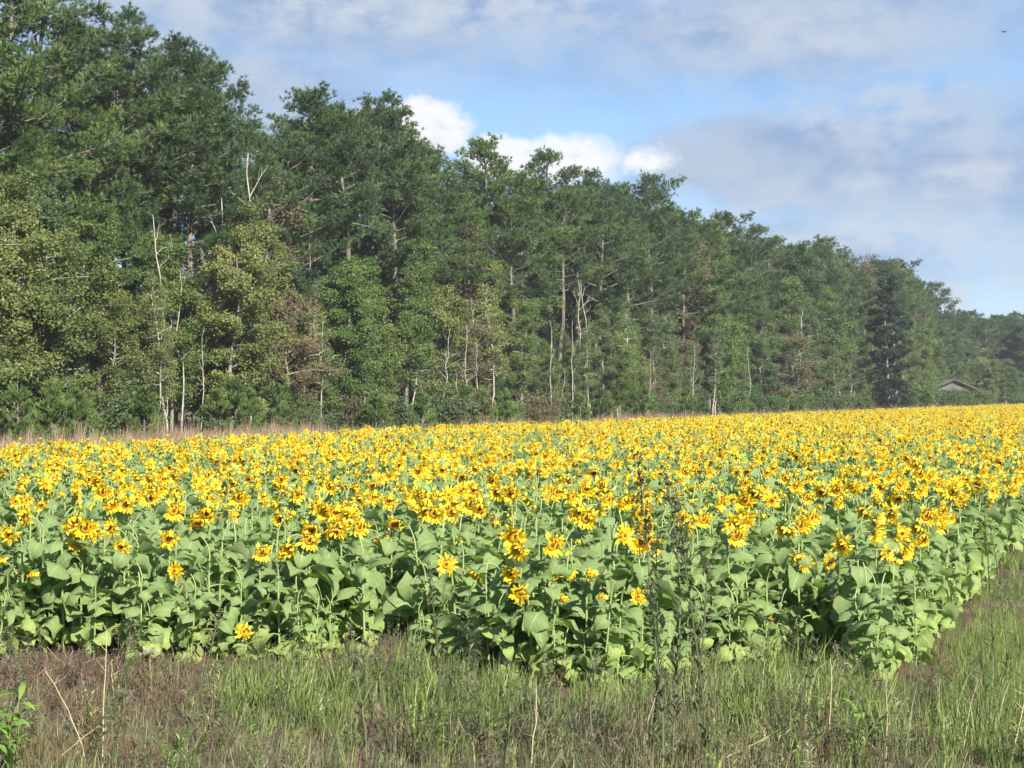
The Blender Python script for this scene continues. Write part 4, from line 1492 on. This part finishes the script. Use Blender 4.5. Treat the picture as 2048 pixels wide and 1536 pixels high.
# ------------------------------------------------------------------ single weeds on the verge
def tall_weed(px, D, top_y, label, seed, dense=1.0, material='tall_weed_green', lean=0.0):
    rr = np.random.default_rng(seed)
    H = z_at(top_y, D)
    st, fo = MB(), MB()
    zs = np.linspace(0, H, 12)
    wob = np.cumsum(np.cumsum(rr.normal(0, 0.006, (12, 2)), 0), 0)
    pts = np.column_stack([wob[:, 0] + lean * (zs / H) ** 2, wob[:, 1], zs])
    tube(st, pts, 0.008 * (1 - 0.75 * zs / H) + 0.0015, 'tall_weed_green' if material != 'dry_stalk' else 'dry_stalk', 5, tint=0.7)
    n = int(62 * H * dense)
    for i in range(n):
        f = rr.uniform(0.08, 1.0)
        z = f * H
        q = np.array([np.interp(z, zs, pts[:, 0]), np.interp(z, zs, pts[:, 1]), z])
        a = i * 2.4 + rr.uniform(-0.5, 0.5)
        L = (0.17 - 0.05 * f if f < 0.75 else 0.13 - 0.30 * (f - 0.75)) * rr.uniform(0.6, 1.25)
        e = rr.uniform(0.35, 1.15)
        d = np.array([math.cos(a) * math.cos(e), math.sin(a) * math.cos(e), math.sin(e)])
        s = np.array([-math.sin(a), math.cos(a), 0]) * 0.0085 * rr.uniform(0.7, 1.4)
        m = q + d * L * 0.55
        t = q + d * L + np.array([0, 0, -0.25 * L])
        fo.add([q, m + s, t, m - s], [[0, 1, 2, 3]], material, [(0, 0, .3), (0, .5, .5), (0, 1, .7), (0, .5, .5)])
        if f > 0.72:
            for k in range(3):
                w = m + rr.normal(0, 0.022, 3)
                fo.add([m, w + s * 0.6, w + rr.normal(0, 0.012, 3)], [[0, 1, 2]], material, np.tile((0, 0, rr.uniform(0.2, 0.9)), (3, 1)))
    r = root('tall_weed', (X_at(px, D), D, 0))
    link('stem', st.mesh('weed_stem'), r)
    link('foliage', fo.mesh('weed_foliage', False), r)['kind'] = 'stuff'
    tag(r, label, 'weed', 'tall weeds on the verge')


tall_weed(1322, 12.3, 905, 'tallest dark spiky weed rising in front of the yellow flowers', 800, 1.25)
tall_weed(1345, 12.6, 955, 'dark spiky weed close against the tallest one, on its right', 801, 1.2)
tall_weed(1300, 12.9, 1060, 'shorter dark weed close against the tallest one, on its left', 806, 0.8, lean=-0.05)
tall_weed(1412, 12.4, 1000, 'dark spiky weed standing apart, right of the tallest pair', 802, 1.2)
tall_weed(1395, 12.8, 1120, 'short dark weed leaning beside the spiky weed right of the tall pair', 807, 0.9, lean=0.06)
tall_weed(882, 13.0, 1120, 'slender dark weed before the green leaves left of centre', 803, 0.6)
tall_weed(368, 13.2, 1230, 'thin green weed before the brown dead weeds at left', 804, 0.6)
tall_weed(1752, 13.0, 1290, 'thin dark weed below the right corner of the crop', 805, 0.6)
tall_weed(1992, 15.5, 985, 'loose green weed before the right edge of the crop', 808, 0.8, 'green_grass', lean=0.1)
tall_weed(2010, 15.8, 1040, 'lower green weed beside the loose tall one at right', 809, 0.8, 'green_grass', lean=-0.08)
tall_weed(1590, 13.2, 1300, 'thin weed in the shaded grass left of the crop corner', 810, 0.5)
tall_weed(1180, 12.8, 1290, 'low thin weed below the middle of the crop', 811, 0.5)
tall_weed(735, 13.0, 1270, 'grey-green feathery weed at the gap in the crop', 812, 0.8)
tall_weed(1010, 12.6, 1330, 'low weed in the bright green grass', 813, 0.5)


def dry_stalk(px, D, h, lean, label, seed, tuft=False):
    rr = np.random.default_rng(seed)
    st = MB()
    s = np.linspace(0, 1, 8)
    pts = np.column_stack([lean * s ** 1.3 + np.cumsum(rr.normal(0, 0.006, 8)), np.cumsum(rr.normal(0, 0.01, 8)), h * s])
    tube(st, pts, 0.0042 * (1 - 0.6 * s) + 0.0012, 'dry_stalk', 4, tint=0.7)
    for k in range(4):
        q = pts[rr.integers(3, 8)]
        tube(st, [q, q + [rr.normal(0, 0.05), rr.normal(0, 0.05), rr.uniform(0.03, 0.09)]], [0.002, 0.001], 'dry_stalk', 3, tint=0.8)
    r = root('dry_stalk', (X_at(px, D), D, 0))
    link('stem', st.mesh('dry_stem'), r)
    if tuft:
        tf = MB()
        for k in range(2):
            c = pts[-1] + np.array([(-0.035, 0.03)[k], 0, rr.uniform(-0.02, 0.02)])
            P = c + rr.normal(0, 0.016, (26, 3))
            blades(tf, P, np.tile((0, 0, 1.0), (26, 1)), rr.uniform(0.2, 0.9, 26), 5, 0.03, 0.0035, 1.2, 'white_tuft')
        link('seed_tuft', tf.mesh('seed_tuft', False), r)['kind'] = 'stuff'
    tag(r, label, 'dry stalk', 'dry stalks on the verge')


dry_stalk(302, 15.9, 0.36, 0.01, 'dry stalk topped with two white fluffy seed tufts', 820, True)
dry_stalk(172, 13.0, 0.62, -0.28, 'pale bare stalk leaning left before the brown weeds', 821)
dry_stalk(100, 12.8, 0.30, 0.34, 'pale bare stalk leaning right near the lower left corner', 822)
dry_stalk(205, 12.6, 0.95, 0.02, 'tall straight pale stalk left of the white seed tufts', 823)
dry_stalk(232, 15.6, 0.30, 0.02, 'short hooked pale stalk among the brown weeds', 824)
dry_stalk(1060, 12.7, 0.55, 0.03, 'upright pale stalk below the drooping leaves at centre', 825)
dry_stalk(1275, 12.5, 0.55, 0.10, 'pale stalk leaning right, below the tall dark weeds', 826)
dry_stalk(1400, 12.4, 0.28, 0.45, 'pale stalk leaning far over at the foot of the dark weeds', 827)
dry_stalk(1770, 12.8, 0.62, 0.02, 'straight pale stalk below the right corner of the crop', 828)
dry_stalk(2020, 12.6, 0.60, 0.14, 'pale bent stalk at the lower right corner', 829)
dry_stalk(1915, 12.9, 0.58, 0.12, 'pale arching stalk in the green grass at lower right', 830)
dry_stalk(1660, 13.6, 0.62, 0.01, 'brownish stalk standing in the shade left of the crop corner', 831)


def broad_weed(px, D, h, label, seed, n=12):
    rr = np.random.default_rng(seed)
    r = root('broadleaf_weed', (X_at(px, D), D, 0), rr.uniform(0, 6))
    st = MB()
    tube(st, [[0, 0, 0], [0.01, 0, h * 0.5], [0, 0.01, h]], [0.007, 0.005, 0.003], 'broad_weed', 5)
    link('stem', st.mesh('weed_stem'), r)
    lf = MB()
    S, W = (0, 0.25, 0.55, 0.8, 1.0), (0.15, 0.9, 1.0, 0.6, 0.0)
    V, P = [], []
    for s, w in zip(S, W):
        x, z = 0.20 * s, 0.09 * s - 0.13 * s * s
        for t in (-1, 0, 1):
            V.append((x, t * 0.021 * w, z + 0.006 * abs(t) * w))
            P.append((t, s, 0.5))
    lf.add(V, [[i * 3 + j, (i + 1) * 3 + j, (i + 1) * 3 + j + 1, i * 3 + j + 1] for i in range(4) for j in range(2)], 'broad_weed', P)
    me = lf.mesh('lance_leaf')
    for i in range(n):
        f = (i + 0.5) / n
        M = Matrix.Translation((0, 0, h * (0.15 + 0.85 * f))) @ Euler((rr.uniform(-0.3, 0.3), -rr.uniform(0.0, 0.7), i * 2.4)).to_matrix().to_4x4() @ Matrix.Scale(rr.uniform(0.8, 1.25), 4)
        link('leaf', me, r, M)
    tag(r, label, 'weed', 'broad-leaved weeds on the verge')


broad_weed(18, 12.4, 0.42, 'bright green broad-leaved weed at the lower left corner', 840, 16)
broad_weed(40, 12.9, 0.50, 'green broad-leaved weed just behind the bright one at lower left', 841, 12)
broad_weed(-20, 12.6, 0.50, 'bright green weed cut off by the left edge of the photo', 842, 14)
broad_weed(1712, 13.2, 0.34, 'broad-bladed green plant below the right corner of the crop', 843, 10)


# ------------------------------------------------------------------ open barn at the far right
def box(mb, c, s, material):
    c, s = np.array(c, float), np.array(s, float) / 2
    V = [c + s * np.array(k) for k in ((-1, -1, -1), (1, -1, -1), (1, 1, -1), (-1, 1, -1), (-1, -1, 1), (1, -1, 1), (1, 1, 1), (-1, 1, 1))]
    mb.add(V, [[3, 2, 1, 0], [4, 5, 6, 7], [0, 1, 5, 4], [1, 2, 6, 5], [2, 3, 7, 6], [3, 0, 4, 7]], material)


def build_barn():
    D = 292.0
    X = X_at(1909, D)
    r = root('open_barn', (X, D, 0), R(-8))
    hw, eave, ridge, depth = 3.7, 3.32, 4.95, 9.0
    def part(name, fn, parent=r):
        mb = MB()
        fn(mb)
        return link(name, mb.mesh(name, False), parent)
    n = 16
    for i in range(n):        # gable boards, one by one
        x0 = -hw + 2 * hw * i / n
        x1 = x0 + 2 * hw / n - 0.02
        def board(mb):
            z = lambda x: ridge - 0.05 - (ridge - eave) * abs(x) / hw
            y = 0.012 * (i % 2)
            V = [(x0, y, eave), (x1, y, eave), (x1, y, z(x1)), (x0, y, z(x0)), (x0, y + 0.03, eave), (x1, y + 0.03, eave), (x1, y + 0.03, z(x1)), (x0, y + 0.03, z(x0))]
            mb.add(V, [[0, 1, 2, 3], [7, 6, 5, 4], [0, 4, 5, 1], [1, 5, 6, 2], [2, 6, 7, 3], [3, 7, 4, 0]], 'gable_boards')
        part('board', board)
    for sgn in (-1, 1):
        def slab(mb):
            ex = hw + 0.65
            ez = eave - (ridge - eave) * 0.65 / hw
            V = []
            for y in (-0.5, depth + 0.5):
                V += [(0, y, ridge + 0.06), (sgn * ex, y, ez + 0.06), (sgn * ex, y, ez - 0.06), (0, y, ridge - 0.04)]
            mb.add(V, [[0, 1, 2, 3], [7, 6, 5, 4], [0, 4, 5, 1], [1, 5, 6, 2], [2, 6, 7, 3]], 'roof_metal')
        rf = part('roof_slope', slab)
        def fascia(mb):
            ex = hw + 0.68
            ez = eave - (ridge - eave) * 0.68 / hw
            V = []
            for y in (-0.56, -0.51):
                V += [(0, y, ridge + 0.10), (sgn * ex, y, ez + 0.10), (sgn * ex, y, ez - 0.22), (0, y, ridge - 0.20)]
            mb.add(V, [[0, 1, 2, 3], [7, 6, 5, 4], [0, 4, 5, 1], [1, 5, 6, 2], [2, 6, 7, 3], [3, 7, 4, 0]], 'barn_timber')
        part('fascia', fascia, rf)
        for y in (0.08, depth * 0.5, depth - 0.1):
            part('post', lambda mb: box(mb, (sgn * (hw - 0.1), y, eave / 2), (0.18, 0.18, eave), 'barn_timber'))
            def brace(mb):
                tube(mb, [(sgn * (hw - 0.12), y, eave - 0.9), (sgn * (hw - 1.0), y, eave - 0.05)], [0.07, 0.07], 'barn_timber', 4)
            part('brace', brace)
    for y in (0.12, depth - 0.15):
        part('beam', lambda mb: box(mb, (0, y, eave - 0.13), (2 * hw, 0.12, 0.22), 'barn_timber'))
    tag(r, 'small open barn with a grey gable and dark roof, behind shrubs at far right', 'barn')


build_barn()


# ------------------------------------------------------------------ bird
def build_bird():
    D = 190.0
    mb = MB()
    s = np.linspace(-1, 1, 7)
    tube(mb, [(0, y * 0.19, 0.0) for y in s], [0.006, 0.03, 0.046, 0.05, 0.042, 0.028, 0.008], 'bird_feathers', 8)
    wing = MB()
    for sg in (-1, 1):
        w = [(0.03, 0.07, 0.01), (0.15, 0.10, 0.07), (0.27, 0.02, 0.09), (0.02, -0.07, 0.01), (0.14, -0.05, 0.065), (0.25, -0.05, 0.085)]
        V = [(sg * x, y, z) for x, y, z in w] + [(sg * x, y, z - 0.012) for x, y, z in w]
        wing.add(V, [[0, 1, 4, 3], [1, 2, 5, 4], [6, 9, 10, 7], [7, 10, 11, 8], [0, 6, 7, 1], [1, 7, 8, 2], [3, 4, 10, 9], [4, 5, 11, 10], [2, 8, 11, 5]], 'bird_feathers')
    tail = MB()
    tail.add([(-0.02, -0.17, 0.005), (0.02, -0.17, 0.005), (0.05, -0.29, 0.0), (-0.05, -0.29, 0.0), (-0.02, -0.17, -0.008), (0.02, -0.17, -0.008), (0.05, -0.29, -0.008), (-0.05, -0.29, -0.008)],
             [[0, 1, 2, 3], [7, 6, 5, 4], [0, 4, 5, 1], [1, 5, 6, 2], [2, 6, 7, 3], [3, 7, 4, 0]], 'bird_feathers')
    r = root('bird', (X_at(2010, D), D, z_at(63, D)), R(20), 1.45, (0.1, -0.12))
    link('body', mb.mesh('bird_body'), r)
    link('wing_pair', wing.mesh('bird_wing', False), r)
    link('tail', tail.mesh('bird_tail', False), r)
    tag(r, 'tiny dark bird gliding in the sky at upper right', 'bird')


build_bird()


# ------------------------------------------------------------------ small weeds scattered through the verge
def small_weed(seed, H, material):
    rr = np.random.default_rng(seed)
    mb = MB()
    for b in range(rr.integers(1, 4)):
        top = np.array([rr.normal(0, 0.10), rr.normal(0, 0.10), H * rr.uniform(0.7, 1.0)])
        tube(mb, [(0, 0, 0), top * [0.3, 0.3, 0.5], top], [0.004, 0.003, 0.0015], material, 4, tint=0.15)
        for i in range(26):
            f = rr.uniform(0.12, 1.0)
            q = top * f
            a, e, L = rr.uniform(0, 6.28), rr.uniform(0.0, 1.0), rr.uniform(0.04, 0.11)
            d = np.array([math.cos(a) * math.cos(e), math.sin(a) * math.cos(e), math.sin(e)])
            w = np.array([-math.sin(a), math.cos(a), 0]) * rr.uniform(0.004, 0.010)
            mb.add([q, q + d * L * 0.5 + w, q + d * L + [0, 0, -0.02], q + d * L * 0.5 - w], [[0, 1, 2, 3]], material, np.tile((0, 0, rr.uniform(0, 1)), (4, 1)))
    return mb.mesh('small_weed', False)


def build_small_weeds():
    rs = np.random.default_rng(61)
    me = [small_weed(860 + i, h, m) for i, (h, m) in enumerate(((0.45, 'tall_weed_green'), (0.6, 'tall_weed_green'), (0.38, 'green_grass'), (0.5, 'straw_grass'), (0.35, 'dead_weed')))]
    n = 260
    D = rs.uniform(11.8, 18.0, n)
    X = rs.uniform(-0.3, 0.33, n) * D
    ok = D < np.interp(px_of(X, D), FRONT_PX, FRONT_D) - 0.1
    X, D = X[ok], D[ok]
    n = len(X)
    make_stuff('scattered_weeds', me, np.column_stack([X, D, np.zeros(n)]), rs.uniform(0, 6.28, n), np.repeat(rs.uniform(0.6, 1.2, (n, 1)), 3, 1), rs.integers(0, len(me), n), rs.normal(0, 0.1, (n, 2)),
               'small dull weeds scattered through the grass of the verge', 'weeds')


build_small_weeds()


# ------------------------------------------------------------------ the air
def build_haze():
    mb = MB()
    m, g = mat('haze')
    out = g.new('ShaderNodeOutputMaterial')
    v = g.new('ShaderNodeVolumePrincipled')
    v.inputs['Color'].default_value = (0.86, 0.92, 1.0, 1)
    v.inputs['Density'].default_value = 0.00018
    g.t.links.new(v.outputs[0], out.inputs['Volume'])
    MATS['haze'] = m
    box(mb, (0, 325, 19), (900, 1000, 42), 'haze')
    o = link('haze', mb.mesh('haze', False))
    tag(o, 'thin pale haze in the air over field and forest', 'haze', kind='stuff')


build_haze()
